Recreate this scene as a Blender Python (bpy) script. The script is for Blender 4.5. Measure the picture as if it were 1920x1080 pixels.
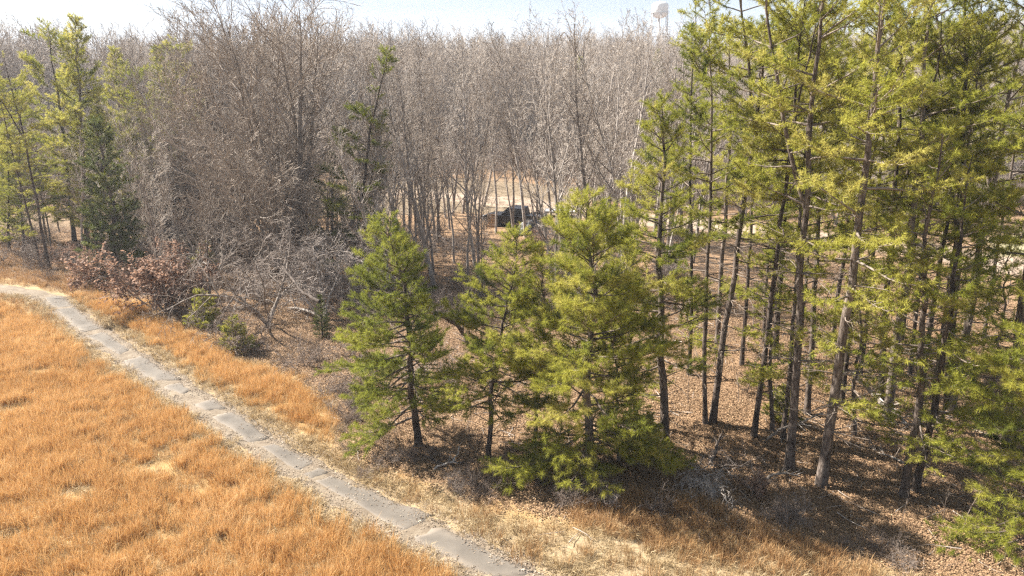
import bpy, math, random
import numpy as np
from mathutils import Vector, Matrix, Euler

for o in list(bpy.data.objects):
    bpy.data.objects.remove(o, do_unlink=True)
scene = bpy.context.scene
C = scene.collection
R = math.radians

# ------------------------------------------------------------------ camera, sky, sun, exposure
cam_d = bpy.data.cameras.new('camera'); cam = bpy.data.objects.new('camera', cam_d); C.objects.link(cam)
cam.location = (0, 0, 15.0); cam.rotation_euler = (R(90 - 16.1), 0, 0)
cam_d.sensor_width = 36.0; cam_d.lens = 1400 / 1920 * 36.0
cam_d.clip_start = 0.5; cam_d.clip_end = 9000
scene.camera = cam

SUN_AZ = (-0.93, 0.368); SUN_EL = 44.0
world = bpy.data.worlds.new('World'); scene.world = world; world.use_nodes = True
wt = world.node_tree; wt.nodes.clear()
wo = wt.nodes.new('ShaderNodeOutputWorld'); wb = wt.nodes.new('ShaderNodeBackground')
sky = wt.nodes.new('ShaderNodeTexSky'); sky.sky_type = 'NISHITA'; sky.sun_disc = False
sky.sun_elevation = R(SUN_EL); sky.sun_rotation = math.atan2(SUN_AZ[0], SUN_AZ[1])
sky.air_density = 1.0; sky.dust_density = 1.2; sky.ozone_density = 1.0; sky.altitude = 100
tc = wt.nodes.new('ShaderNodeTexCoord'); mp = wt.nodes.new('ShaderNodeMapping')
mp.inputs['Scale'].default_value = (1.2, 1.2, 9.0)
nz = wt.nodes.new('ShaderNodeTexNoise'); nz.inputs['Scale'].default_value = 2.2; nz.inputs['Detail'].default_value = 6
rp = wt.nodes.new('ShaderNodeValToRGB')
rp.color_ramp.elements[0].position = 0.34; rp.color_ramp.elements[0].color = (0.72,)*3 + (1,)
rp.color_ramp.elements[1].position = 0.60; rp.color_ramp.elements[1].color = (0.94,)*3 + (1,)
mx = wt.nodes.new('ShaderNodeMix'); mx.data_type = 'RGBA'
mx.inputs['B'].default_value = (2.05, 2.6, 3.45, 1)
wt.links.new(tc.outputs['Generated'], mp.inputs['Vector']); wt.links.new(mp.outputs['Vector'], nz.inputs['Vector'])
wt.links.new(nz.outputs['Fac'], rp.inputs['Fac']); wt.links.new(rp.outputs['Color'], mx.inputs['Factor'])
wt.links.new(sky.outputs['Color'], mx.inputs['A']); wt.links.new(mx.outputs['Result'], wb.inputs['Color'])
wb.inputs['Strength'].default_value = 0.055
wt.links.new(wb.outputs['Background'], wo.inputs['Surface'])

sun_d = bpy.data.lights.new('sun', 'SUN'); sun_d.energy = 5.0; sun_d.angle = R(0.53); sun_d.color = (1.0, 0.955, 0.88)
sun = bpy.data.objects.new('sun', sun_d); C.objects.link(sun)
_ce = math.cos(R(SUN_EL))
sun.rotation_euler = Vector((SUN_AZ[0] * _ce, SUN_AZ[1] * _ce, math.sin(R(SUN_EL)))).to_track_quat('Z', 'Y').to_euler()

scene.view_settings.view_transform = 'Standard'; scene.view_settings.look = 'None'
scene.view_settings.gamma = 1.0; scene.view_settings.exposure = 2.05
scene.render.engine = 'CYCLES'
scene.cycles.use_denoising = False; scene.cycles.denoiser = 'OPENIMAGEDENOISE'; scene.cycles.denoising_input_passes = 'RGB_ALBEDO_NORMAL'; scene.cycles.denoising_prefilter = 'ACCURATE'
scene.cycles.max_bounces = 6; scene.cycles.diffuse_bounces = 3; scene.cycles.glossy_bounces = 2
scene.cycles.transmission_bounces = 3; scene.cycles.transparent_max_bounces = 4
scene.cycles.caustics_reflective = False; scene.cycles.caustics_refractive = False
scene.cycles.pixel_filter_type = 'BLACKMAN_HARRIS'; scene.cycles.filter_width = 1.35

# ------------------------------------------------------------------ tables (metres; camera stands at x=0, y=0)
PINES = [
 (-3.89,28.07,9.61,-0.071,'heroA','dark young pine left of the middle pines, foliage heavier on its left side'),
 (-0.97,27.0,9.25,0.084,'heroB','slim young pine with thin trunk, between the dark pine and the brightest bushy pine'),
 (3.04,25.84,10.71,-0.05,'heroC','bright bushy pine with branches almost to the ground, largest in the middle group'),
 (6.38,28.07,14.18,-0.059,'heroD','tall pine just right of the bushy bright pine, dark base in shade'),
 (0.94,27.4,8.55,-0.016,'slim1','thin young pine standing behind the left side of the bushy bright pine'),
 (5.57,30.19,8.35,-0.081,'slim0','small pine squeezed between the bushy bright pine and the tall one right of it'),
 (11.73,25.14,20.5,0.006,'stand0','big tall pine with the thickest furrowed trunk, nearest in the right stand'),
 (10.98,26.45,20.5,-0.017,'stand1','tall forked pine just left of the thickest trunk'),
 (14.41,24.25,13.5,-0.052,'low0','leaning twin stemmed pine with leafy low boughs, right of the thickest trunk'),
 (15.01,24.61,12.5,-0.014,'low1','slimmer stem behind the leaning pine with leafy low boughs'),
 (8.55,30.08,17.5,-0.069,'stand2','straight slim pine, left stem of the touching pair'),
 (8.89,30.13,20.5,0.039,'stand3','pine leaning right, right stem of the touching pair'),
 (10.31,28.83,18.5,0.01,'stand4','slim pine right of the touching pair, crown mixing with neighbours'),
 (11.47,28.64,17,-0.008,'stand2','slim pine close behind the tall forked pine'),
 (13.47,31.16,18,-0.054,'stand3','pine standing behind and between the forked pine and thickest trunk'),
 (15.36,31.95,18.5,-0.042,'stand4','pine standing right behind the thickest trunk'),
 (17.34,32.3,18,-0.086,'stand1','thin upright pine left of the pine with slanting trunk'),
 (16.73,30.34,20,-0.051,'stand0','pine with straight slanting trunk in the middle of the right stand'),
 (18.19,30.45,17.5,-0.026,'stand2','pine half hidden behind the leaning pine with leafy low boughs'),
 (20.28,31.83,21,-0.139,'stand3','stout dark pine left of the tree leaning hardest right'),
 (18.7,30.29,17,-0.023,'stand4','pine just left of the stout dark pine'),
 (20.33,31.66,20,0.028,'stand1','pine leaning hardest to the right beside the stout dark pine'),
 (20.61,28.21,19,-0.07,'stand0','lone pine trunk near the right edge with open litter around it'),
 (17.89,35.65,18.5,-0.014,'stand2','pine deep in the right stand left of the dirt road bend'),
 (17.6,21.11,11.5,-0.136,'near0','nearest yellow green pine reaching in from the right edge'),
 (11.25,29.32,8.5,-0.033,'low1','short bushy young pine low between the touching pair and the forked pine'),
 (14.76,29.17,7.5,-0.043,'slim0','short young pine low behind the thickest trunk, right side'),
 (21.86,31.27,8,-0.019,'slim1','short young pine left of the lone trunk near the right edge'),
 (4.27,26.75,6.5,-0.047,'slim0','short young pine tucked at the right foot of the bushy bright pine'),
 (12.12,36.73,17,-0.037,'stand4','pine deep behind the touching pair of pines'),
 (14.22,37.79,18,-0.028,'stand0','pine deep behind the forked pine'),
 (18.05,39.5,18,-0.039,'stand3','pine far behind the thickest trunk, near the dirt road'),
 (22.61,40.8,17.5,-0.015,'stand4','pine near the dirt road behind the slanting trunk'),
 (26.79,39.92,18,-0.021,'stand2','pine near the dirt road behind the hardest leaning pine'),
 (11.69,39.92,17,-0.048,'stand1','pine deep in shade left of the deep pines'),
 (9.11,35.65,18,-0.049,'stand2','slim pine right of the tall pine with a dark base'),
 (26.63,36.73,17,-0.04,'stand4','slim pine at the right edge behind the lone trunk'),
 (25.32,42.86,17,0.004,'stand0','rear pine beside the bend of the dirt road'),
 (14.56,40.62,15,-0.047,'stand2','thin rear pine between the touching pair and the forked pine'),
 (17.2,41.9,15.5,-0.045,'stand4','thin rear pine straight behind the forked pine'),
 (21.1,40.1,15,-0.048,'stand2','thin rear pine left of the slanting trunk, by the road'),
 (26.84,41.9,15.5,-0.027,'stand2','thin rear pine right of the stout dark pine, by the road'),
 (16.6,34.49,15,-0.053,'stand2','thin pine close behind the thickest trunk on its right'),
 (20.57,35.86,15.5,-0.046,'stand4','thin pine behind the leaning low boughed pine, nearer than the road'),
 (-36.97,57.81,16.5,-0.048,'stand3','leaning pine, right stem of the dark pair at the left path end'),
 (-37.82,58.15,14.5,-0.077,'stand4','leaning pine, left stem of the dark pair at the left path end'),
 (-38.06,65.44,19.23,0.077,'left0','tallest left pine, its dark tip standing against the sky'),
 (-40.12,66.97,18.82,0.061,'left1','left pine with sparse twin top just left of the tallest tip'),
 (-33.27,70.48,15.92,-0.074,'left1','pine with reddish bare lower trunk left of the big bare tree'),
 (-39.57,75.75,17.03,0.037,'left0','pine standing behind the dark green cedar, pointed top'),
 (-41.98,96.29,19.01,0.041,'left1','small far pine with narrow top against the sky by the big bare tree'),
 (-43.48,94.97,17.73,0.032,'left0','small far pine just left of the narrow topped one'),
 (-48.41,68.1,15.8,0.21,'left0','dark pine cut by the left edge of the picture'),
 (-42.76,63.76,12.27,0.127,'left1','low pine with bright boughs near the left edge'),
 (-44.02,63.76,10.1,0.143,'left0','short full pine low at the left edge'),
 (-32.62,63.76,11.84,0.101,'left1','full pine right behind the tall narrow cedar'),
 (-38.03,67.64,13.02,0.099,'left0','middle height pine left of the tall narrow cedar'),
 (-11.64,51.28,16.74,0.21,'lean0','leaning pine alone among the bare trees left of centre'),
 (-13.39,53.4,11.26,0.1,'lean0','small pine low beside the big bare tree, right of its trunk'),
]
BARE = [
 (-17.44,56.16,23,0.072,'spread0','huge spreading bare tree with many thick stems, left of centre'),
 (-25.8,63.76,19,0.073,'spread1','bare tree with fine dense twigs left of the huge spreading one'),
 (-13.74,54.9,15,0.067,'spread1','bare tree with black shaded trunk right of the huge spreading one'),
 (-25.93,70.48,20.5,0.054,'spread0','rear bare tree with rounded twiggy crown behind the huge spreading one'),
 (-45.25,80.21,11,0.106,'spread1','small bare tree between the left pines'),
 (-14.99,43.45,6.8,-0.128,'arch0','low arching bare tree with pale drooping branches over the grass edge'),
 (-11.71,44.69,6.5,-0.342,'arch1','leaning bare tree sending pale branches left, beside the dark little cedar'),
 (-22.36,54.9,6,0.003,'arch1','low bare tree with pale twigs behind the brown leaved bush'),
 (-10.49,49.31,5.5,-0.005,'arch0','low tangled bare tree left of the dark young pine'),
 (-12.79,81.17,18.07,0.031,'slender0','bare tree with dark straight trunk above the dark young pine'),
 (-9.71,82.47,18.11,0.011,'slender1','bare multi twig tree left of the twin pale trunks'),
 (-7.17,79.28,20.02,0.001,'slender2','left one of the twin pale bare trunks before the dry clearing'),
 (-6.44,80.21,20.08,0.033,'slender3','right one of the twin pale bare trunks before the dry clearing'),
 (-5.4,81.17,16.49,0.143,'slender4','pale bare trunk leaning right before the dry clearing'),
 (-3.22,85.91,18.24,0.065,'slender0','bare tree just left of the dark pickup truck'),
 (2.36,70.48,19.47,-0.072,'slender1','bare tree in front of the dark pickup truck'),
 (3.85,69.51,20.29,-0.029,'slender2','bare stem between the pickup truck and the thick bare trunk'),
 (4.94,67.64,20.57,-0.042,'slender3','bare stem just left of the thick bare trunk'),
 (6.03,66.52,19.22,0.024,'slender4','thickest bare trunk in the middle, right of the dark pickup'),
 (7.8,70.48,20.8,-0.012,'slender0','bare tree right of the thickest middle bare trunk'),
 (8.96,69.03,20.25,-0.008,'slender1','forked bare tree left of the tall pine top'),
 (10.86,72.5,20.51,-0.012,'slender2','bare tree with tall bare top below the water tower left side'),
 (11.94,73.03,21.2,-0.014,'slender3','tall bare tree rising in front of the water tower'),
 (13.57,69.99,20.76,0.028,'slender4','bare tree leaning right beside the water tower'),
 (-13.7,73.03,16.81,0.045,'slender2','bare tree beside the leaning lone pine'),
 (-15.2,70.48,17.66,0.053,'slender3','bare tree between the huge spreading tree and the lone pine'),
 (-10.12,72.5,15.38,0.064,'slender4','short bare tree right of the lone leaning pine'),
 (-1.56,71.48,18.98,0.011,'slender2','bare stem left of the pickup, close to the wooden pallet'),
 (1.26,69.03,19.29,0.007,'slender0','bare stem crossing in front of the pickup bed'),
 (0.11,73.03,18.7,-0.019,'slender3','bare stem in front of the pickup windscreen'),
]
SLABS = [
 [(-32.56, 49.82), (-31.86, 50.35), (-30.43, 47.6), (-29.64, 47.96)],
 [(-30.16, 47.25), (-29.37, 47.6), (-25.75, 42.57), (-25.28, 43.25)],
 [(-25.27, 42.0), (-24.8, 42.66), (-21.67, 38.75), (-21.54, 39.33)],
 [(-21.05, 37.87), (-20.61, 38.51), (-17.97, 35.16), (-17.08, 35.23)],
 [(-17.42, 34.55), (-16.74, 34.75), (-15.97, 33.39), (-15.9, 33.77)],
 [(-14.88, 32.3), (-14.34, 32.72), (-13.92, 31.38), (-13.34, 31.6)],
 [(-13.46, 30.83), (-12.9, 31.27), (-10.98, 28.45), (-10.54, 28.83)],
 [(-10.45, 28.07), (-10.0, 28.26), (-8.32, 26.2), (-7.9, 26.79)],
 [(-8.13, 25.96), (-7.67, 26.45), (-7.59, 25.56), (-7.26, 26.08)],
 [(-7.43, 25.48), (-7.04, 25.84), (-3.61, 22.24), (-2.96, 23.01)],
 [(-3.23, 21.82), (-2.59, 22.24), (-0.53, 19.74), (0.53, 19.84)],
 [(-0.39, 19.51), (0.66, 19.62), (1.5, 17.46), (2.99, 17.46)],
]
PATHC = [(-39.9, 52.67), (-35.87, 51.28), (-32.18, 49.7), (-29.8, 47.48), (-25.41, 42.66), (-21.3, 38.67), (-17.62, 35.16), (-16.16, 33.64), (-13.7, 31.44), (-10.75, 28.45), (-8.08, 26.24), (-5.21, 23.79), (-3.09, 22.15), (-0.17, 19.82), (2.24, 17.46)]
FIELD = [(-39.57, 49.06), (-34.69, 48.32), (-29.35, 44.27), (-25.76, 41.16), (-23.12, 38.43), (-20.5, 36.14), (-17.59, 33.64), (-15.02, 31.27), (-11.78, 27.75), (-10.24, 26.75), (-7.82, 24.5), (-6.18, 23.11), (-4.73, 22.15), (-3.67, 21.11), (-1.52, 19.51), (0.0, 17.46), (-20.34, 17.46)]
STRIP = [(-32.36, 51.28), (-28.24, 49.82), (-23.63, 47.84), (-22.3, 44.9), (-19.94, 43.45), (-17.95, 41.71), (-14.96, 38.43), (-12.96, 36.73), (-10.97, 35.65), (-9.17, 33.33), (-7.76, 30.99), (-7.36, 27.98), (-7.81, 27.62), (-9.7, 29.32), (-11.78, 31.44), (-13.43, 32.6), (-15.32, 34.29), (-17.55, 36.58), (-20.57, 39.75), (-23.96, 42.86), (-28.87, 47.6)]
STRAW = [(-7.76, 27.44), (-7.0, 27.53), (-5.46, 26.24), (-3.21, 24.87), (-1.14, 23.28), (0.74, 22.46), (3.43, 22.0), (6.07, 21.7), (9.33, 20.83), (13.0, 19.64), (14.06, 17.46), (2.54, 17.46), (0.66, 19.9), (-1.83, 22.31), (-3.47, 23.79), (-5.48, 25.25)]
BROWN = [(2.33, 23.96), (4.72, 24.32), (6.64, 24.14), (8.46, 22.46), (9.89, 21.4), (11.37, 20.03), (10.95, 18.79), (5.74, 20.29), (3.39, 21.7), (1.84, 22.46)]
EDGE = [(-49.07, 57.31), (-39.02, 54.9), (-32.84, 51.97), (-24.01, 48.69), (-22.3, 44.9), (-19.94, 43.45), (-17.95, 41.71), (-14.96, 38.43), (-10.97, 35.65), (-9.17, 33.33), (-7.76, 30.99), (-7.0, 27.53), (-5.49, 26.45), (-3.25, 25.25), (-1.16, 23.79), (0.75, 22.95), (3.49, 22.46), (6.22, 22.31), (9.43, 21.11), (13.13, 19.9), (17.38, 17.88)]
ROAD = [(51.14, 51.28), (44.89, 55.68), (41.17, 58.15), (37.89, 61.4), (35.0, 64.59), (30.02, 68.56), (23.36, 73.03), (13.67, 78.67), (2.51, 87.0), (-7.4, 93.69), (-18.11, 97.19)]
CLEAR = [(-23.65, 81.81), (-14.92, 79.28), (-5.87, 81.17), (2.36, 81.81), (7.23, 83.48), (8.67, 100.95), (0.0, 107.14), (-12.55, 109.94), (-24.48, 107.14), (-29.26, 97.19)]
CLEARL = [(-53.54, 69.27), (-46.21, 70.48), (-40.35, 73.03), (-34.87, 76.32), (-37.82, 83.14), (-46.33, 84.5), (-53.61, 82.47), (-61.5, 80.21)]
GREEN = [(40.84, 61.79), (57.46, 58.15), (73.64, 75.75), (49.9, 73.03), (43.55, 66.97)]
BAREPATCH = [(-23.07, 33.02), (-23.14, 31.55), (-17.12, 28.07), (-15.53, 26.66), (-14.16, 26.24), (-12.38, 25.25), (-13.13, 26.04), (-24.08, 36.0), (-11.75, 24.68), (-7.59, 22.0), (-9.82, 21.7), (-15.83, 24.14)]
LEAFY = [
 (-23.1,46.67,5.0,'leafy0','large bush full of dry pinkish brown leaves at the grass edge'),
 (-30.71,52.67,3.0,'leafy1','low bush of dry brown leaves under the left pines'),
 (-22.64,49.31,4.2,'leafy1','bush of dry brown leaves behind the big one, next to the arching tree'),
 (-27.1,51.28,2.0,'leafy1','low dry leaved bush at the foot of the dark cedar'),
 (-36.09,59.02,2.0,'leafy0','small reddish dry leaved bush beside the dark pine pair'),
 (-36.07,61.79,2.2,'leafy1','dry leaved sapling behind the dark pine pair'),
 (7.48,63.76,2.4,'leafy0','bush with peach brown dry leaves beside the thickest bare trunk'),
 (2.35,64.17,2.0,'leafy1','bush with dry leaves in front of the dark tarp pile'),
 (-14.43,73.56,2.0,'leafy1','rusty dry leaved bush behind the dark young pine top'),
 (9.1,24.5,1.1,'leafy1','small tan leaved bush beside the vine covered mound'),
]
GREENS = [
 (-19.02,43.45,2.0,'bushy','spreading light green young evergreen at the edge of the orange grass'),
 (-15.19,39.5,1.9,'bushy','rounded light green young evergreen nearest the orange grass'),
 (-11.2,41.53,2.6,'cedar','small dark green cedar under the arching bare trees'),
 (-27.02,62.17,2.7,'bushy','light green young pine behind the brown leaved bush'),
 (-24.53,57.31,2.0,'bushy','pale green bush between brown leaves and pale twigs'),
 (-30.0,54.9,11.5,'cedar','tall narrow dark green cedar right of the left pines'),
 (-18.92,81.81,2.6,'bushy','small green pine low among the bare trees'),
 (12.17,30.45,1.6,'bushy','small green pine sapling behind the forked pine'),
 (5.71,27.09,1.8,'bushy','shaded green sapling at the foot of the tall pine'),
]
LOGS = [
 ([(10.55, 28.26, 0.05), (10.89, 28.2, 0.5), (11.22, 27.99, 0.9), (11.82, 27.92, 1.2), (12.86, 28.14, 1.5)],0.07,'pale broken limb slanting up from the litter to the thickest trunk'),
 ([(15.67, 32.03, 1.6), (16.31, 31.7, 1.0), (16.7, 31.12, 0.6), (17.24, 30.64, 0.3), (17.28, 29.73, 0.1)],0.12,'fallen pale trunk lying slantwise behind the leafy low boughs'),
 ([(-3.92, 36.79, 3.0), (-3.41, 37.12, 2.6), (-2.92, 37.95, 1.9), (-2.61, 39.21, 0.9), (-2.41, 39.66, 0.1)],0.17,'dark arched fallen trunk right of the dark young pine'),
 ([(-3.68, 27.22, 0.05), (-2.74, 26.45, 0.12), (-1.89, 26.31, 0.15)],0.05,'pale fallen branch on the litter below the dark young pine'),
 ([(-3.09, 26.16, 0.05), (-2.31, 26.39, 0.2), (-2.1, 27.05, 0.5)],0.045,'forked fallen branch lying across the pale one'),
 ([(7.96, 26.64, 0.2), (8.31, 27.27, 0.5), (8.53, 27.65, 0.9)],0.08,'dark broken snag leaning over the brush pile'),
 ([(15.7, 26.6, 0.08), (15.25, 27.44, 0.05), (14.91, 28.12, 0.05)],0.05,'thin fallen stick left of the leaning pine base'),
 ([(-9.89, 36.54, 3.6), (-11.19, 37.61, 4.0), (-12.78, 40.32, 4.6)],0.1,'bare fallen trunk propped up beside the small dark cedar'),
 ([(-9.43, 72.25, 0.8), (-6.3, 66.5, 0.6), (-3.69, 62.91, 0.2)],0.14,'long fallen log in the thicket behind the dark young pine'),
 ([(19.98, 30.35, 0.05), (20.21, 29.16, 0.08), (20.62, 28.71, 0.06)],0.05,'thin stick lying on open litter left of the lone trunk'),
 ([(9.84, 25.58, 0.15), (10.38, 25.72, 0.3), (11.11, 25.67, 0.1)],0.06,'grey dead root lying between brush pile and thickest trunk'),
]
SAPLINGS = [
 (2.05,28.21,2.2),
 (10.63,32.12,2.5),
 (14.37,41.9,5),
 (17.05,39.5,5),
 (0.04,27.75,2.4),
 (6.47,22.62,1.2),
 (7.81,22.46,1.0),
 (9.3,22.0,1.6),
 (14.98,22.62,1.8),
 (14.97,21.7,2.2),
 (-2.59,29.93,3),
 (-1.77,27.98,2.2),
 (3.42,24.14,1.2),
 (-0.49,24.32,1.4),
 (1.58,24.5,1.6),
 (8.26,32.12,3),
 (11.37,33.33,3.5),
 (15.77,34.62,4),
 (14.08,27.98,2),
 (18.54,36.0,4),
 (33.24,49.31,5.5),
 (33.45,48.08,5),
 (23.25,36.0,3),
 (27.56,40.8,4),
 (13.5,22.62,1.3),
 (-4.7,29.93,2.3),
 (15.73,25.44,1.5),
 (15.08,36.0,4),
 (12.41,33.33,3.5),
 (10.71,36.73,4),
]
TRUCK = (0.27, 74.36)
PALLET = (-2.03, 73.56)
TRAILER = (5.22, 80.21)
PILE = (1.8, 70.48)
BRUSH = (8.08, 26.24)
VINE = (7.12, 24.5)
DEADB = (9.64, 25.25)


# ------------------------------------------------------------------ helpers
def smooth(a, b, x):
    t = np.clip((np.asarray(x, float) - a) / (b - a), 0, 1); return t * t * (3 - 2 * t)
def gz(x, y):
    x = np.asarray(x, float); y = np.asarray(y, float)
    d = np.hypot(x, y)
    z = 0.10 * np.sin(.31 * x + 1.1) * np.cos(.27 * y) + 0.06 * np.sin(.83 * x + .61 * y) + 0.03 * np.sin(1.9 * x - 1.3 * y)
    rise = smooth(100, 480, d)
    z = z + rise * (8.5 + 2.5 * np.sin(x * .006 + 1.2) + 2.0 * np.sin(x * .017 + y * .006) + 5 * smooth(-50, 200, x) - 4 * smooth(-80, -300, x))
    z = z - 12 * smooth(750, 2200, d)
    return z
def gzf(x, y): return float(gz(x, y))

def new_mesh(name, verts, faces_n, loops, mat, tint=None, smooth_shade=False):
    """verts Nx3, faces_n: verts per face (int) , loops: flat index array"""
    me = bpy.data.meshes.new(name)
    verts = np.asarray(verts, np.float32); loops = np.asarray(loops, np.int32).ravel()
    nf = len(loops) // faces_n
    me.vertices.add(len(verts)); me.vertices.foreach_set('co', verts.ravel())
    me.loops.add(len(loops)); me.loops.foreach_set('vertex_index', loops)
    me.polygons.add(nf)
    me.polygons.foreach_set('loop_start', np.arange(nf, dtype=np.int32) * faces_n)
    me.polygons.foreach_set('loop_total', np.full(nf, faces_n, np.int32))
    if smooth_shade: me.polygons.foreach_set('use_smooth', np.ones(nf, bool))
    me.update(calc_edges=True)
    if tint is not None:
        a = me.attributes.new('tint', 'FLOAT', 'FACE'); a.data.foreach_set('value', np.asarray(tint, np.float32))
    if mat: me.materials.append(mat)
    return me
def obj(name, me, parent=None, loc=None):
    o = bpy.data.objects.new(name, me); C.objects.link(o)
    if parent is not None: o.parent = parent
    if loc is not None: o.location = loc
    return o
def tag(o, label=None, cat=None, group=None, kind=None):
    if label: o['label'] = label
    if cat: o['category'] = cat
    if group: o['group'] = group
    if kind: o['kind'] = kind
    return o
def orient(lean, spin):
    return (Matrix.Rotation(math.atan(lean), 3, 'Y') @ Matrix.Rotation(spin, 3, 'Z')).to_euler()

class MB:
    """mixed polygon collector for hard-surface parts"""
    def __init__(s): s.v = []; s.f = []
    def add(s, vs, fs):
        n = len(s.v); s.v += [tuple(v) for v in vs]; s.f += [tuple(i + n for i in f) for f in fs]
    def box(s, a, b, M=None):
        vs = [Vector((x, y, z)) for z in (a[2], b[2]) for y in (a[1], b[1]) for x in (a[0], b[0])]
        if M is not None: vs = [M @ v for v in vs]
        s.add(vs, [(0, 2, 3, 1), (4, 5, 7, 6), (0, 1, 5, 4), (2, 6, 7, 3), (0, 4, 6, 2), (1, 3, 7, 5)])
    def prism(s, prof, y0, y1):          # profile in xz, extruded along y
        n = len(prof)
        s.add([(x, y0, z) for x, z in prof] + [(x, y1, z) for x, z in prof],
              [tuple(range(n))[::-1], tuple(range(n, 2 * n))] + [(i, (i + 1) % n, n + (i + 1) % n, n + i) for i in range(n)][::1])
    def tube(s, pts, rad, n=8):
        P = [Vector(p) for p in pts]; rings = []
        for i, p in enumerate(P):
            d = (P[min(i + 1, len(P) - 1)] - P[max(i - 1, 0)]).normalized()
            u = d.cross(Vector((0, 0, 1)) if abs(d.z) < .9 else Vector((1, 0, 0))).normalized(); w = d.cross(u)
            r = rad[i] if hasattr(rad, '__len__') else rad
            rings.append([p + (u * math.cos(a) + w * math.sin(a)) * r for a in [2 * math.pi * k / n for k in range(n)]])
        vs = [v for r_ in rings for v in r_]; fs = []
        for i in range(len(P) - 1):
            for k in range(n):
                fs.append((i * n + k, i * n + (k + 1) % n, (i + 1) * n + (k + 1) % n, (i + 1) * n + k))
        fs += [tuple(range(n))[::-1], tuple(range((len(P) - 1) * n, len(P) * n))]
        s.add(vs, fs)
    def lathe(s, prof, n=24, c=(0, 0, 0)):   # (r,z)
        vs = []; fs = []
        for r, z in prof:
            for k in range(n):
                a = 2 * math.pi * k / n; vs.append((c[0] + r * math.cos(a), c[1] + r * math.sin(a), c[2] + z))
        for i in range(len(prof) - 1):
            for k in range(n): fs.append((i * n + k, i * n + (k + 1) % n, (i + 1) * n + (k + 1) % n, (i + 1) * n + k))
        s.add(vs, fs)
    def build(s, name, mat, parent=None, bevel=0, smooth_shade=False):
        me = bpy.data.meshes.new(name); me.from_pydata(s.v, [], s.f); me.update()
        if smooth_shade:
            me.polygons.foreach_set('use_smooth', np.ones(len(me.polygons), bool))
        me.materials.append(mat); o = obj(name, me, parent)
        if bevel:
            b = o.modifiers.new('bevel', 'BEVEL'); b.width = bevel; b.segments = 2; b.limit_method = 'ANGLE'
        return o

# ------------------------------------------------------------------ materials
def mat_new(name):
    m = bpy.data.materials.new(name); m.use_nodes = True; t = m.node_tree; t.nodes.clear()
    out = t.nodes.new('ShaderNodeOutputMaterial'); return m, t, out
def nd(t, typ, **kw):
    n = t.nodes.new(typ)
    for k, v in kw.items(): n.inputs[k].default_value = v
    return n
def ramp(t, fac, stops):
    r = t.nodes.new('ShaderNodeValToRGB'); e = r.color_ramp.elements
    while len(e) < len(stops): e.new(0.5)
    for i, (p, c) in enumerate(stops): e[i].position = p; e[i].color = (*c, 1)
    if fac is not None: t.links.new(fac, r.inputs['Fac'])
    return r.outputs['Color']
def mixc(t, fac, a, b, mode='MIX'):
    m = t.nodes.new('ShaderNodeMix'); m.data_type = 'RGBA'; m.blend_type = mode
    for key, v in (('Factor', fac), ('A', a), ('B', b)):
        if isinstance(v, (int, float)): m.inputs[key].default_value = v
        elif isinstance(v, tuple): m.inputs[key].default_value = (*v, 1)
        else: t.links.new(v, m.inputs[key])
    return m.outputs['Result']
def math_n(t, op, a, b=None):
    m = t.nodes.new('ShaderNodeMath'); m.operation = op
    for i, v in enumerate((a, b)):
        if v is None: continue
        if isinstance(v, (int, float)): m.inputs[i].default_value = v
        else: t.links.new(v, m.inputs[i])
    return m.outputs[0]
def noise(t, scale, detail=4, coord='pos', rough=.55, stretch=None):
    if coord == 'pos': src = t.nodes.new('ShaderNodeNewGeometry').outputs['Position']
    else: src = t.nodes.new('ShaderNodeTexCoord').outputs['Object']
    if stretch:
        mpn = t.nodes.new('ShaderNodeMapping'); mpn.inputs['Scale'].default_value = stretch
        t.links.new(src, mpn.inputs['Vector']); src = mpn.outputs['Vector']
    n = nd(t, 'ShaderNodeTexNoise', Scale=scale, Detail=detail, Roughness=rough)
    t.links.new(src, n.inputs['Vector']); return n.outputs['Fac']
def attr(t, name):
    a = t.nodes.new('ShaderNodeAttribute'); a.attribute_name = name; return a.outputs['Fac']
def objrand(t): return t.nodes.new('ShaderNodeObjectInfo').outputs['Random']

def leaf_material(name, stops, trans=0.35, rough=.6, spec=.25, jitter=.25, posn=None):
    m, t, out = mat_new(name)
    f = attr(t, 'tint')
    f = math_n(t, 'ADD', f, math_n(t, 'MULTIPLY', math_n(t, 'SUBTRACT', objrand(t), .5), jitter))
    if posn: f = math_n(t, 'ADD', f, math_n(t, 'MULTIPLY', math_n(t, 'SUBTRACT', noise(t, posn[0], 3), .5), posn[1]))
    col = ramp(t, f, stops)
    p = nd(t, 'ShaderNodeBsdfPrincipled', Roughness=rough); p.inputs['Specular IOR Level'].default_value = spec
    t.links.new(col, p.inputs['Base Color'])
    tr = t.nodes.new('ShaderNodeBsdfTranslucent'); t.links.new(col, tr.inputs['Color'])
    ms = t.nodes.new('ShaderNodeMixShader'); ms.inputs[0].default_value = trans
    t.links.new(p.outputs[0], ms.inputs[1]); t.links.new(tr.outputs[0], ms.inputs[2]); t.links.new(ms.outputs[0], out.inputs['Surface'])
    return m
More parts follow.
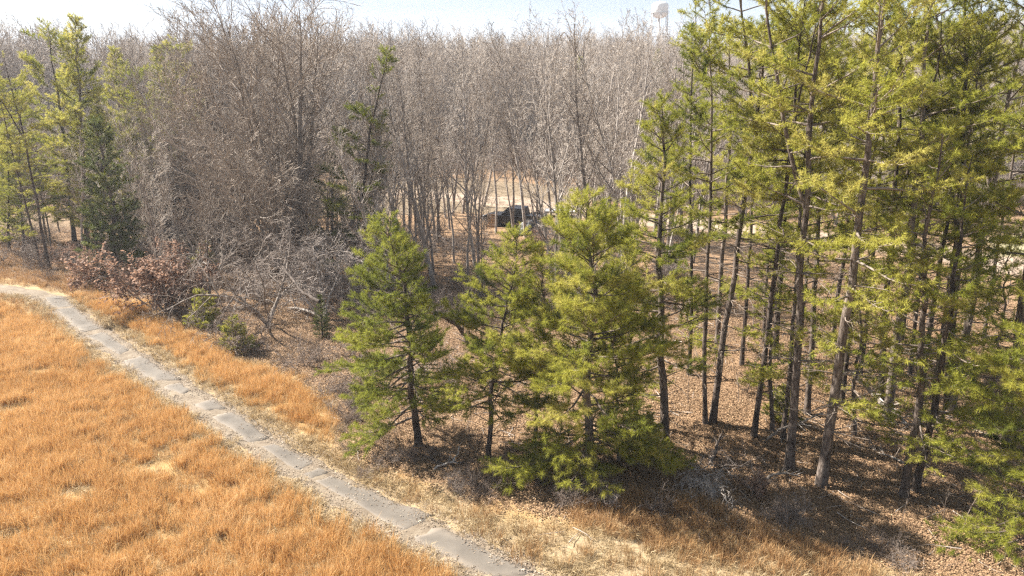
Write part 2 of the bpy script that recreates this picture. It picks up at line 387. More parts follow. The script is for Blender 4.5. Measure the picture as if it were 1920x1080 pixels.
def bark_material(name, c0, c1, c2, scale=9, bump=.5, stretch=(1, 1, .22), jitter=.3):
    m, t, out = mat_new(name)
    n1 = noise(t, scale, 6, 'obj', .65, stretch); n2 = noise(t, 1.3, 3, 'obj')
    f = math_n(t, 'ADD', n1, math_n(t, 'MULTIPLY', math_n(t, 'SUBTRACT', n2, .5), .5))
    f = math_n(t, 'ADD', f, math_n(t, 'MULTIPLY', math_n(t, 'SUBTRACT', objrand(t), .5), jitter))
    col = ramp(t, f, [(.3, c0), (.52, c1), (.72, c2)])
    p = nd(t, 'ShaderNodeBsdfPrincipled', Roughness=.9); p.inputs['Specular IOR Level'].default_value = .15
    t.links.new(col, p.inputs['Base Color'])
    if bump:
        b = nd(t, 'ShaderNodeBump', Strength=bump, Distance=.04); t.links.new(n1, b.inputs['Height']); t.links.new(b.outputs[0], p.inputs['Normal'])
    t.links.new(p.outputs[0], out.inputs['Surface']); return m
def plain(name, col, rough=.6, metal=0.0, var=.15, scale=3, spec=.4):
    m, t, out = mat_new(name)
    n = noise(t, scale, 5, 'obj')
    c = mixc(t, n, tuple(x * (1 - var) for x in col), tuple(min(1, x * (1 + var)) for x in col))
    p = nd(t, 'ShaderNodeBsdfPrincipled', Roughness=rough, Metallic=metal); p.inputs['Specular IOR Level'].default_value = spec
    t.links.new(c, p.inputs['Base Color']); t.links.new(p.outputs[0], out.inputs['Surface']); return m

M = {}
M['needle'] = leaf_material('pine_needles', [(0, (.075, .092, .018)), (.3, (.195, .21, .03)), (.6, (.325, .315, .048)), (1, (.44, .39, .10))], .48, .65, .12, .30)
M['needle_dark'] = leaf_material('pine_needles_dark', [(0, (.065, .085, .017)), (.5, (.175, .195, .031)), (1, (.30, .30, .05))], .46, .65, .12, .25)
M['cedar'] = leaf_material('cedar_scales', [(0, (.045, .06, .015)), (.5, (.10, .122, .024)), (1, (.19, .195, .038))], .25, .6, .2, .2)
M['brownleaf'] = leaf_material('dry_brown_leaves', [(0, (.12, .066, .042)), (.4, (.235, .137, .09)), (.75, (.34, .212, .145)), (1, (.44, .295, .21))], .42, .7, .2, .3)
M['litter'] = leaf_material('fallen_leaves', [(0, (.105, .058, .029)), (.35, (.20, .12, .065)), (.7, (.295, .188, .104)), (1, (.40, .28, .168))], .12, .75, .25, .3, (0.35, .25))
M['grass'] = leaf_material('broomsedge', [(0, (.30, .15, .05)), (.35, (.48, .262, .092)), (.7, (.60, .37, .15)), (1, (.67, .48, .26))], .32, .6, .25, .35, (0.16, .9))
M['straw'] = leaf_material('straw_grass', [(0, (.20, .13, .06)), (.4, (.34, .24, .12)), (.8, (.46, .35, .20)), (1, (.54, .44, .28))], .3, .65, .25, .3, (0.3, .45))
M['browngrass'] = leaf_material('brown_grass', [(0, (.20, .10, .04)), (.5, (.37, .215, .095)), (1, (.52, .35, .17))], .3, .65, .2, .3, (0.4, .4))
M['tangrass'] = leaf_material('tan_grass', [(0, (.11, .077, .045)), (.5, (.185, .137, .083)), (1, (.27, .21, .135))], .25, .7, .2, .3, (0.15, .6))
M['debris'] = leaf_material('pale_debris', [(0, (.13, .088, .056)), (.4, (.205, .152, .105)), (.8, (.29, .23, .17)), (1, (.36, .30, .235))], .1, .8, .2, .3)
M['pinebark'] = bark_material('pine_bark', (.025, .019, .015), (.095, .072, .058), (.22, .178, .146), 13, 1.0, (1, 1, .3))
M['pinetwig'] = bark_material('pine_branch_bark', (.06, .045, .036), (.14, .11, .088), (.24, .195, .16), 6, 0)
M['darkbark'] = bark_material('dark_bark', (.04, .032, .026), (.11, .09, .074), (.22, .185, .155), 8, .5)
M['greybark'] = bark_material('grey_bark', (.13, .105, .088), (.27, .23, .195), (.42, .37, .325), 8, .5)
M['twig'] = bark_material('grey_twigs', (.185, .142, .106), (.31, .254, .203), (.455, .392, .332), 4, 0, None, .6)
M['paletwig'] = bark_material('pale_twigs', (.19, .153, .125), (.30, .25, .215), (.43, .37, .325), 4, 0, None)
M['brushtwig'] = bark_material('brush_twigs', (.115, .085, .066), (.20, .155, .125), (.31, .255, .215), 4, 0, None)
M['deadwood'] = bark_material('dead_wood', (.14, .115, .095), (.30, .255, .215), (.48, .43, .38), 8, .4)
M['darklog'] = bark_material('dark_log', (.03, .024, .02), (.08, .062, .05), (.16, .13, .11), 8, .5)

# ------------------------------------------------------------------ geometry builders
def norm_rows(a): return a / np.maximum(np.linalg.norm(a, axis=1, keepdims=True), 1e-9)
def frustums(p0, p1, r0, r1, n):
    """unconnected tapered tubes, open ended: verts, quads"""
    p0 = np.asarray(p0, float); p1 = np.asarray(p1, float); r0 = np.asarray(r0, float); r1 = np.asarray(r1, float)
    d = norm_rows(p1 - p0); ref = np.where(np.abs(d[:, 2:3]) < .9, [[0, 0, 1.]], [[1., 0, 0]])
    u = norm_rows(np.cross(d, ref)); w = np.cross(d, u)
    a = np.arange(n) * 2 * math.pi / n
    ring = np.cos(a)[None, :, None] * u[:, None, :] + np.sin(a)[None, :, None] * w[:, None, :]
    v = np.concatenate([p0[:, None] + ring * r0[:, None, None], p1[:, None] + ring * r1[:, None, None]], 1)   # N,2n,3
    k = np.arange(n); q = np.stack([k, (k + 1) % n, n + (k + 1) % n, n + k], 1)
    loops = (np.arange(len(p0)) * 2 * n)[:, None, None] + q[None]
    return v.reshape(-1, 3), loops.reshape(-1)
def polytubes(lines, n):
    """connected tubes; lines = [(pts, radii)]"""
    V = []; Q = []; off = 0; a = np.arange(n) * 2 * math.pi / n; k = np.arange(n)
    for pts, rad in lines:
        P = np.asarray(pts, float); m = len(P)
        d = np.empty_like(P); d[1:-1] = P[2:] - P[:-2]; d[0] = P[1] - P[0]; d[-1] = P[-1] - P[-2]; d = norm_rows(d)
        ref = np.where(np.abs(d[:, 2:3]) < .85, [[0, 0, 1.]], [[1., 0, 0]])
        if np.abs(d[:, 2]).mean() >= .6: ref = np.tile([[1., 0.13, 0]], (m, 1))
        u = norm_rows(np.cross(d, ref)); w = np.cross(d, u)
        ring = P[:, None] + (np.cos(a)[None, :, None] * u[:, None] + np.sin(a)[None, :, None] * w[:, None]) * np.asarray(rad)[:, None, None]
        V.append(ring.reshape(-1, 3))
        q = np.stack([k, (k + 1) % n, n + (k + 1) % n, n + k], 1)
        Q.append((off + np.arange(m - 1)[:, None, None] * n + q[None]).reshape(-1)); off += m * n
    return np.concatenate(V), np.concatenate(Q)
def segs_of(lines):
    p0 = []; p1 = []; r0 = []; r1 = []
    for pts, rad in lines:
        for i in range(len(pts) - 1):
            p0.append(pts[i]); p1.append(pts[i + 1]); r0.append(rad[i]); r1.append(rad[i + 1])
    return np.array(p0, float), np.array(p1, float), np.array(r0), np.array(r1)

def needle_mesh(pos, dirs, tint, rng, shoot, nper, nlen, width, spread=(35, 75), mat=None, name='foliage'):
    pos = np.asarray(pos); dirs = norm_rows(np.asarray(dirs)); N = len(pos)
    ref = np.where(np.abs(dirs[:, 2:3]) < .9, [[0, 0, 1.]], [[1., 0, 0]])
    u = norm_rows(np.cross(dirs, ref)); w = np.cross(dirs, u)
    s = rng.random((N, nper)); ph = rng.random((N, nper)) * 2 * math.pi
    th = np.radians(spread[1] - (spread[1] - spread[0]) * s + rng.normal(0, 10, (N, nper)))
    dd = (np.cos(th)[..., None] * dirs[:, None] + np.sin(th)[..., None] * (np.cos(ph)[..., None] * u[:, None] + np.sin(ph)[..., None] * w[:, None]))
    base = pos[:, None] + dirs[:, None] * (s * shoot)[..., None]
    L = nlen * rng.uniform(.7, 1.15, (N, nper)) * rng.uniform(.65, 1.25, (N, 1))
    side = np.cross(dd, rng.normal(0, 1, (N, nper, 3))); side /= np.maximum(np.linalg.norm(side, axis=2, keepdims=True), 1e-6)
    side *= width * .5
    tip = base + dd * L[..., None]; tip[..., 2] -= .12 * L
    v = np.stack([base - side, base + side, tip], 2).reshape(-1, 3)
    tf = np.clip(np.repeat(np.asarray(tint), nper) + rng.normal(0, .07, N * nper), 0, 1)
    return new_mesh(name, v, 3, np.arange(len(v)), mat, tf)

def rotv(d, ang, az, rnd=None):
    """direction making angle ang with d at azimuth az"""
    d = Vector(d).normalized(); u = d.cross(Vector((0, 0, 1)) if abs(d.z) < .95 else Vector((1, 0, 0))).normalized(); w = d.cross(u)
    return d * math.cos(ang) + (u * math.cos(az) + w * math.sin(az)) * math.sin(ang)

def make_pine(seed, h, r0, cb, rmax, prof, spacing=.30, bias=None, nper=34, nlen=.17, width=.013, sec=1.0, mat='needle', fork=None, stubs=8, elev=(-8, 48), tuft=.30, gap=.0, wander=.12):
    rnd = random.Random(seed); rng = np.random.default_rng(seed)
    nT = 18; pts = []; rad = []; off = Vector((0, 0, 0)); drift = Vector((rnd.gauss(0, wander), rnd.gauss(0, wander), 0)) * .3
    for i in range(nT + 1):
        f = i / nT
        if i: off += Vector((rnd.gauss(0, wander), rnd.gauss(0, wander), 0)) * .6 + drift * .15
        pts.append(Vector((off.x * min(1, f * 3), off.y * min(1, f * 3), f * h)))
        r = r0 * (1 - f) ** .78 * (1 + .3 * math.exp(-f * h / .35)) + .012
        rad.append(r)
    pts.insert(0, pts[0] - Vector((0, 0, .25))); rad.insert(0, rad[0] * 1.1)
    stems = [(pts, rad)]
    axes = [(pts[1:], rad[1:], cb, 1.0)]
    if fork:
        zf, spread_, az = fork; i = int(zf * nT) + 1; b = pts[i]; d = Vector((math.cos(az) * spread_, math.sin(az) * spread_, 1)).normalized()
        fp = [b]; fr = [rad[i] * .72]; LL = (h - b.z) * .93
        for k in range(1, 9):
            d = (d + Vector((rnd.gauss(0, .06), rnd.gauss(0, .06), .10))).normalized(); fp.append(fp[-1] + d * LL / 8); fr.append(rad[i] * .72 * (1 - k / 8) ** .8 + .012)
        stems.append((fp, fr)); axes.append((fp, fr, .12, .8))
    branches = []; tp = []; td = []; tt = []
    def add_tuft(p, d, bright):
        tp.append(tuple(p)); td.append(tuple(d)); tt.append(bright)
    for ap, ar, acb, asc in axes:
        az = rnd.random() * 6.28; top = ap[-1].z; z0 = ap[0].z + acb * (top - ap[0].z); z = z0
        while z < top - .12:
            t = (z - z0) / (top - z0)
            fi = 0
            while fi < len(ap) - 2 and ap[fi + 1].z < z: fi += 1
            f = (z - ap[fi].z) / max(ap[fi + 1].z - ap[fi].z, 1e-4); base = ap[fi].lerp(ap[fi + 1], min(max(f, 0), 1))
            nb = rnd.choice((1, 2, 2, 3))
            for _ in range(nb):
                az += 2.1 + rnd.gauss(0, .5)
                L = rmax * prof(t) * asc * rnd.uniform(.55, 1.12)
                if bias: L *= max(.25, 1 + bias[1] * math.cos(az - bias[0]))
                if L < .18 or rnd.random() < gap: continue
                e = R(elev[0] + (elev[1] - elev[0]) * t ** 1.2 + rnd.gauss(0, 9))
                d = Vector((math.cos(az) * math.cos(e), math.sin(az) * math.cos(e), math.sin(e)))
                bp = [base]; nbp = 5
                for k in range(nbp):
                    d = (d + Vector((rnd.gauss(0, .10), rnd.gauss(0, .10), rnd.gauss(0, .05) + (-.05 if k < 2 else .11)))).normalized()
                    bp.append(bp[-1] + d * L / nbp)
                br0 = min(.010 + .0105 * L + .008 * (1 - t), ar[fi] * .5)
                br = [br0 * (1 - k / nbp) + .005 for k in range(nbp + 1)]
                branches.append((bp, br))
                bbright = .52 + rnd.gauss(0, .18)
                n2 = max(2, int(L * 4.1 * sec))
                for j in range(n2):
                    s = .30 + .70 * (j + rnd.random() * .6) / n2
                    x = min(s, .999) * nbp; k = int(x); p = bp[k].lerp(bp[k + 1], x - k); dl = (bp[k + 1] - bp[k]).normalized()
                    sd = 1 if j % 2 else -1
                    side = dl.cross(Vector((0, 0, 1)))
                    if side.length < .05: side = Vector((1, 0, 0))
                    side.normalize()
                    sl = (L * .40 * (1 - s) + .28) * rnd.uniform(.6, 1.2)
                    d2 = (dl * .75 + side * sd * rnd.uniform(.5, 1.0) + Vector((0, 0, rnd.gauss(.12, .22)))).normalized()
                    q = p; sp = [q]; ns = max(1, int(sl / tuft + .5))
                    for i2 in range(ns):
                        d2 = (d2 + Vector((rnd.gauss(0, .14), rnd.gauss(0, .14), .09))).normalized()
                        q2 = q + d2 * sl / ns
                        br_ = bbright + rnd.gauss(0, .12)
                        add_tuft(q.lerp(q2, .3), d2, br_)
                        if rnd.random() < .7 * sec:
                            add_tuft(q2, (d2 * .6 + Vector((rnd.gauss(0, .6), rnd.gauss(0, .6), .3))).normalized(), br_ + .05)
                        q = q2; sp.append(q)
                    branches.append((sp, [.010 * (1 - i2 / ns) + .004 for i2 in range(ns + 1)]))
                    add_tuft(q, d2, bbright + .12)
                add_tuft(bp[-1], d, bbright + .12)
            z += spacing * rnd.uniform(.6, 1.4)
    add_tuft(pts[-1] - Vector((0, 0, .3)), Vector((0, 0, 1)), .6); add_tuft(pts[-1] - Vector((0, 0, .05)), Vector((0, 0, 1)), .6)
    for _ in range(0 if cb < .3 else 3):
        zz = h * rnd.uniform(.14, cb); i = min(int(zz / h * nT) + 1, nT); b = pts[i]; az = rnd.random() * 6.28; L = rnd.uniform(.8, 2.0)
        d = Vector((math.cos(az), math.sin(az), .05)); bp = [b]
        for k in range(5):
            d = (d + Vector((rnd.gauss(0, .14), rnd.gauss(0, .14), rnd.gauss(0.02, .08)))).normalized(); bp.append(bp[-1] + d * L / 5)
        branches.append((bp, [.02 * (1 - k / 5) + .006 for k in range(6)]))
        for j in range(int(16 * L)):
            k = rnd.randrange(2, 5); p = bp[k].lerp(bp[k + 1], rnd.random()) + Vector((rnd.gauss(0, .22), rnd.gauss(0, .22), rnd.gauss(.05, .09)))
            add_tuft(p, Vector((rnd.gauss(0, 1), rnd.gauss(0, 1), rnd.gauss(.4, .3))).normalized(), .55 + rnd.gauss(0, .15))
    dead = []
    for _ in range(stubs):
        z = h * rnd.uniform(.12, max(cb, .2) + .1); i = min(int(z / h * nT) + 1, nT); b = pts[i]; az = rnd.random() * 6.28; L = rnd.uniform(.5, 2.2) * min(1, rmax / 2)
        d = Vector((math.cos(az), math.sin(az), rnd.uniform(-.1, .25))).normalized(); dp = [b]
        for k in range(4):
            d = (d + Vector((rnd.gauss(0, .16), rnd.gauss(0, .16), rnd.gauss(0, .1)))).normalized(); dp.append(dp[-1] + d * L / 4)
        dead.append((dp, [.022 * (1 - k / 4) + .006 for k in range(5)]))
        for k in (2, 3):
            dd = rotv(d, rnd.uniform(.5, 1), rnd.random() * 6.28); dead.append(([dp[k], dp[k] + dd * L * .3], [.009, .004]))
    v, q = polytubes(stems, 10); tm = new_mesh('trunk', v, 4, q, M['pinebark'], None, True)
    v, q = frustums(*segs_of(branches + dead), 4); bm = new_mesh('branches', v, 4, q, M['pinetwig'], None, True)
    nm = needle_mesh(tp, td, tt, rng, tuft * .9, nper, nlen, width, mat=M[mat])
    return dict(parts=[('trunk', tm), ('branches', bm), ('crown', nm)], h=h, n=len(tp))

class BP: pass
def bareparams(**k):
    p = BP(); p.__dict__.update(k); return p
def grow(out, rnd, p, d, L, r, lvl, P):
    n = P.steps[lvl]; pts = [p]; rad = [r]; tr = P.trop[lvl]; jt = P.jit[lvl]; rend = max(r * P.taper[lvl], P.rmin); ds = [d]
    for i in range(n):
        d = Vector((d.x + rnd.gauss(0, jt), d.y + rnd.gauss(0, jt), d.z + rnd.gauss(0, jt) + tr)).normalized()
        pts.append(pts[-1] + d * (L / n)); rad.append(r + (rend - r) * (i + 1) / n); ds.append(d)
    out[lvl].append((pts, rad))
    if lvl >= P.depth: return
    m = P.kids[lvl]; m = max(1, int(m * rnd.uniform(.75, 1.25) + .5))
    az = rnd.random() * 6.28
    for j in range(m):
        f = P.start[lvl] + (1 - P.start[lvl]) * (j + rnd.random()) / m; f = min(f, .995)
        x = f * n; k = int(x); b = pts[k].lerp(pts[k + 1], x - k); rr = rad[k] + (rad[k + 1] - rad[k]) * (x - k)
        az += 2.4 + rnd.gauss(0, .5)
        cd = rotv(ds[k + 1], R(rnd.gauss(P.ang[lvl], P.ang[lvl] * .22)), az)
        cl = L * P.ratio[lvl] * (1 - P.fall[lvl] * f) * rnd.uniform(.65, 1.25)
        cr = max(min(rr * .62, P.rk[lvl] * cl + .004), P.rmin)
        grow(out, rnd, b, cd, cl, cr, lvl + 1, P)
def make_bare(seed, h, stems, P, trunk_mat='greybark', twig_mat='twig', split=1):
    rnd = random.Random(seed); out = [[] for _ in range(P.depth + 1)]
    for (p, d, L, r) in stems(rnd): grow(out, rnd, Vector(p), Vector(d).normalized(), L, r, 0, P)
    # flare the foot
    for pts, rad in out[0]:
        if pts[0].z < .3:
            pts.insert(0, pts[0] - Vector((0, 0, .3))); rad.insert(0, rad[0] * 1.35)
    thick = [l for lv in out[:split] for l in lv]; mid = [l for lv in out[split:split + 1] for l in lv]; thin = [l for lv in out[split + 1:] for l in lv]
    v, q = polytubes(thick, 8); tm = new_mesh('trunk', v, 4, q, M[trunk_mat], None, True)
    parts = [('trunk', tm)]
    if mid:
        v1, q1 = frustums(*segs_of(mid), 5); parts.append(('limbs', new_mesh('limbs', v1, 4, q1, M['greybark' if trunk_mat == 'darkbark' else trunk_mat], None, True)))
    if thin:
        v2, q2 = frustums(*segs_of(thin), 3); parts.append(('crown', new_mesh('crown', v2, 4, q2, M[twig_mat], None, True)))
    zs = max(p.z for l in out for pts, _ in l for p in pts)
    tips = [(pts[-1], (pts[-1] - pts[-2]).normalized(), pts) for pts, _ in out[-1]]
    return dict(parts=parts, h=zs, n=sum(len(l) for l in out), tips=tips)

def leaf_quads(pos, nrm_tilt, size, rng, tint, mat, name, curl=.35):
    """small folded leaves: two triangles each"""
    pos = np.asarray(pos); N = len(pos)
    a = rng.random(N) * 2 * math.pi; tl = nrm_tilt * rng.normal(0, 1, (N, 2))
    ax = np.stack([np.cos(a), np.sin(a), tl[:, 0]], 1); ax = norm_rows(ax)
    ay = np.stack([-np.sin(a), np.cos(a), tl[:, 1]], 1); ay = norm_rows(ay)
    s = size * rng.uniform(.6, 1.3, N)[:, None]; up = np.cross(ax, ay)
    v = np.stack([pos - ax * s * .6, pos + ay * s * .42 + up * s * curl * .5, pos + ax * s * .6, pos - ay * s * .42 + up * s * curl * .5], 1).reshape(-1, 3)
    i = np.arange(N)[:, None] * 4
    tri = np.concatenate([i + np.array([[0, 2, 1]]), i + np.array([[0, 3, 2]])], 1).reshape(-1)
    return new_mesh(name, v, 3, tri, mat, np.repeat(np.clip(tint, 0, 1), 2))

def blades(N, h, spread, width, lean, rng, mat, name, tint0=.5, tips=True, segs=2):
    """grass clump: thin bent blades (tapered strips)"""
    a = rng.random(N) * 2 * math.pi; r = spread * np.sqrt(rng.random(N))
    base = np.stack([r * np.cos(a), r * np.sin(a), np.full(N, -.03)], 1)
    az = a + rng.normal(0, 1.0, N); ln = np.abs(rng.normal(lean, lean * .6, N)); hh = h * rng.uniform(.55, 1.12, N)
    dirx = np.stack([np.cos(az), np.sin(az), np.zeros(N)], 1)
    mid = base + dirx * (ln * hh * .3)[:, None] + np.array([[0, 0, 1.]]) * (hh * .55)[:, None]
    tip = base + dirx * (ln * hh)[:, None] + np.array([[0, 0, 1.]]) * (hh * np.clip(1 - ln * .35, .3, 1))[:, None]
    sa = rng.random(N) * math.pi; side = np.stack([np.cos(sa), np.sin(sa), np.zeros(N)], 1) * (width * .5 * rng.uniform(.6, 1.4, N))[:, None]
    v = np.stack([base - side * .7, base + side * .7, mid + side, mid - side, tip], 1).reshape(-1, 3)
    i = np.arange(N)[:, None] * 5
    tri = np.concatenate([i + np.array([[0, 1, 2]]), i + np.array([[0, 2, 3]]), i + np.array([[3, 2, 4]])], 1).reshape(-1)
    tn = np.clip(tint0 + rng.normal(0, .16, N), 0, 1)
    tf = np.stack([tn - .12, tn - .12, tn + .08], 1).reshape(-1)
    return new_mesh(name, v, 3, tri, mat, np.clip(tf, 0, 1))

def scatter(name, pts, rotz, scl, idx, protos, tilt=None):
    """one object: instances of proto meshes on points (geometry nodes)"""
    pts = np.asarray(pts, np.float32); N = len(pts)
    me = bpy.data.meshes.new(name); me.vertices.add(N); me.vertices.foreach_set('co', pts.ravel()); me.update()
    rot = np.zeros((N, 3), np.float32); rot[:, 2] = rotz
    if tilt is not None: rot[:, :2] = tilt
    a = me.attributes.new('rot', 'FLOAT_VECTOR', 'POINT'); a.data.foreach_set('vector', rot.ravel())
    s3 = np.asarray(scl, np.float32)
    if s3.ndim == 1: s3 = np.repeat(s3[:, None], 3, 1)
    a = me.attributes.new('scl', 'FLOAT_VECTOR', 'POINT'); a.data.foreach_set('vector', s3.astype(np.float32).ravel())
    a = me.attributes.new('idx', 'INT', 'POINT'); a.data.foreach_set('value', np.asarray(idx, np.int32))
    o = obj(name, me)
    ng = bpy.data.node_groups.new(name + '_nodes', 'GeometryNodeTree')
    ng.interface.new_socket('Geometry', in_out='INPUT', socket_type='NodeSocketGeometry')
    ng.interface.new_socket('Geometry', in_out='OUTPUT', socket_type='NodeSocketGeometry')
    gi = ng.nodes.new('NodeGroupInput'); go = ng.nodes.new('NodeGroupOutput')
    jn = ng.nodes.new('GeometryNodeJoinGeometry'); ip = ng.nodes.new('GeometryNodeInstanceOnPoints')
    for pm in protos[::-1]:
        po = bpy.data.objects.new(name + '_piece', pm)
        oi = ng.nodes.new('GeometryNodeObjectInfo'); oi.inputs['Object'].default_value = po; oi.inputs['As Instance'].default_value = True
        ng.links.new(oi.outputs['Geometry'], jn.inputs['Geometry'])
    def na(n, dt):
        x = ng.nodes.new('GeometryNodeInputNamedAttribute'); x.data_type = dt; x.inputs['Name'].default_value = n; return x.outputs['Attribute']
    e2r = ng.nodes.new('FunctionNodeEulerToRotation')
    ng.links.new(na('rot', 'FLOAT_VECTOR'), e2r.inputs[0])
    ng.links.new(gi.outputs[0], ip.inputs['Points']); ng.links.new(jn.outputs[0], ip.inputs['Instance'])
    ip.inputs['Pick Instance'].default_value = True
    ng.links.new(na('idx', 'INT'), ip.inputs['Instance Index'])
    ng.links.new(e2r.outputs[0], ip.inputs['Rotation']); ng.links.new(na('scl', 'FLOAT_VECTOR'), ip.inputs['Scale'])
    ng.links.new(ip.outputs[0], go.inputs[0])
    md = o.modifiers.new('scatter', 'NODES'); md.node_group = ng
    return o

def in_poly(x, y, poly):
    x = np.asarray(x); y = np.asarray(y); r = np.zeros(x.shape, bool); n = len(poly); j = n - 1
    for i in range(n):
        xi, yi = poly[i]; xj, yj = poly[j]
        c = ((yi > y) != (yj > y)) & (x < (xj - xi) * (y - yi) / (yj - yi + 1e-12) + xi); r ^= c; j = i
    return r
def dist_line(x, y, pl):
    x = np.asarray(x, float); y = np.asarray(y, float); best = np.full(x.shape, 1e9)
    for (ax, ay), (bx, by) in zip(pl[:-1], pl[1:]):
        dx, dy = bx - ax, by - ay; t = np.clip(((x - ax) * dx + (y - ay) * dy) / (dx * dx + dy * dy + 1e-9), 0, 1)
        best = np.minimum(best, np.hypot(x - ax - t * dx, y - ay - t * dy))
    return best
def sdf(x, y, poly):
    d = dist_line(x, y, poly + [poly[0]]); return np.where(in_poly(x, y, poly), d, -d)
def vnoise(x, y, s, seed=0):
    """cheap smooth value noise 0..1"""
    x = np.asarray(x) * s + seed * 17.3; y = np.asarray(y) * s - seed * 9.1; xi = np.floor(x); yi = np.floor(y); fx = x - xi; fy = y - yi
    def hsh(a, b): return (np.sin(a * 127.1 + b * 311.7 + seed) * 43758.5453) % 1.0
    fx = fx * fx * (3 - 2 * fx); fy = fy * fy * (3 - 2 * fy)
    return (hsh(xi, yi) * (1 - fx) + hsh(xi + 1, yi) * fx) * (1 - fy) + (hsh(xi, yi + 1) * (1 - fx) + hsh(xi + 1, yi + 1) * fx) * fy
# forest side polygon: behind the EDGE line
FOREST = EDGE + [(60, 19.0), (120, 60), (120, 260), (-160, 260), (-100, 62)]

# ------------------------------------------------------------------ ground
def graded(lo, hi, step, far, g=1.13):
    a = list(np.arange(lo, hi, step)); s = step; x = a[-1]
    while x < far: s *= g; x += s; a.append(x)
    s = step; x = a[0]; pre = []
    return a
xs = graded(0, 46, .55, 1900); xs = np.array([-x for x in xs[:0:-1]] + xs)
ys = np.array([-60, -30, -10, 0, 6, 10, 13] + graded(15, 100, .6, 2400))
GX, GY = np.meshgrid(xs, ys); gx = GX.ravel(); gy = GY.ravel(); gzv = gz(gx, gy)
nx, ny = len(xs), len(ys)
ii = (np.arange(ny - 1)[:, None] * nx + np.arange(nx - 1)[None]).ravel()
quads = np.stack([ii, ii + 1, ii + nx + 1, ii + nx], 1)
def ground_material():
    m, t, out = mat_new('ground')
    nA = noise(t, 1.7, 6); nB = noise(t, 14, 6, rough=.7); nC = noise(t, .12, 4); nF = noise(t, 45, 4, rough=.7)
    # leaf-like speckle
    vo = nd(t, 'ShaderNodeTexVoronoi', Scale=15.0); gp = t.nodes.new('ShaderNodeNewGeometry'); t.links.new(gp.outputs['Position'], vo.inputs['Vector'])
    sp = t.nodes.new('ShaderNodeSeparateColor'); t.links.new(vo.outputs['Color'], sp.inputs[0])
    lf = math_n(t, 'ADD', math_n(t, 'MULTIPLY', sp.outputs[0], .6), math_n(t, 'MULTIPLY', nA, .5))
    litter = ramp(t, lf, [(.15, (.09, .054, .029)), (.45, (.175, .107, .06)), (.7, (.25, .16, .092)), (.95, (.33, .222, .135))])
    soilf = ramp(t, math_n(t, 'ADD', math_n(t, 'MULTIPLY', nA, .5), math_n(t, 'MULTIPLY', nB, .5)), [(.3, (.16, .095, .04)), (.5, (.30, .19, .08)), (.7, (.42, .31, .16))])
    straw = ramp(t, math_n(t, 'ADD', math_n(t, 'MULTIPLY', nA, .4), math_n(t, 'MULTIPLY', nB, .6)), [(.3, (.17, .12, .07)), (.5, (.28, .21, .125)), (.7, (.38, .30, .2))])
    dirt = ramp(t, math_n(t, 'ADD', math_n(t, 'MULTIPLY', nA, .5), math_n(t, 'MULTIPLY', nF, .5)), [(.3, (.22, .155, .11)), (.6, (.325, .248, .185)), (.8, (.39, .315, .245))])
    dry = ramp(t, math_n(t, 'ADD', math_n(t, 'MULTIPLY', nA, .5), math_n(t, 'MULTIPLY', nB, .5)), [(.3, (.115, .083, .052)), (.5, (.18, .135, .088)), (.75, (.25, .195, .135))])
    clay = ramp(t, nA, [(.3, (.30, .13, .06)), (.7, (.45, .24, .13))])
    green = ramp(t, nB, [(.3, (.19, .17, .09)), (.7, (.36, .33, .20))])
    col = mixc(t, attr(t, 'field'), litter, soilf)
    col = mixc(t, attr(t, 'straw'), col, straw)
    col = mixc(t, attr(t, 'dry'), col, dry)
    col = mixc(t, attr(t, 'green'), col, green)
    col = mixc(t, attr(t, 'clay'), col, clay)
    col = mixc(t, attr(t, 'road'), col, dirt)
    p = nd(t, 'ShaderNodeBsdfPrincipled', Roughness=.95); p.inputs['Specular IOR Level'].default_value = .1
    t.links.new(col, p.inputs['Base Color'])
    b = nd(t, 'ShaderNodeBump', Strength=.6, Distance=.06); t.links.new(nB, b.inputs['Height']); t.links.new(b.outputs[0], p.inputs['Normal'])
    t.links.new(p.outputs[0], out.inputs['Surface']); return m
gm = new_mesh('ground', np.stack([gx, gy, gzv], 1), 4, quads.ravel(), ground_material(), None, True)
wob = (vnoise(gx, gy, .5, 3) - .5) * 1.6 + (vnoise(gx, gy, 1.6, 4) - .5) * .7
A = {}
forest_d = sdf(gx, gy, FOREST) + wob * .6
A['field'] = np.where(gy < 60, 1 - smooth(-.4, .6, forest_d), 0)
A['straw'] = np.maximum(smooth(-.5, .7, sdf(gx, gy, STRAW) + wob), (1 - smooth(1.3, 2.1, dist_line(gx, gy, PATHC) + wob * .3)) * .8)
A['road'] = 1 - smooth(2.4, 3.6, dist_line(gx, gy, ROAD) + wob * .5)
A['dry'] = np.maximum(smooth(-2, 2.5, sdf(gx, gy, CLEAR) + wob), smooth(-1, 3, sdf(gx, gy, CLEARL) + wob) * .6)
A['dry'] = np.maximum(A['dry'], (1 - smooth(3.0, 5.5, dist_line(gx, gy, ROAD) + wob)) * .5)
A['green'] = smooth(-1, 2, sdf(gx, gy, GREEN) + wob)
clayp = [(-45, 150), (10, 130), (40, 150), (30, 205), (-30, 215)]
A['clay'] = smooth(-5, 8, sdf(gx, gy, clayp) + wob * 4) * (.2 + .45 * vnoise(gx, gy, .06, 8))
for k, v in A.items():
    a = gm.attributes.new(k, 'FLOAT', 'POINT'); a.data.foreach_set('value', np.clip(v, 0, 1).astype(np.float32))
ground = obj('ground', gm); tag(ground, kind='structure')

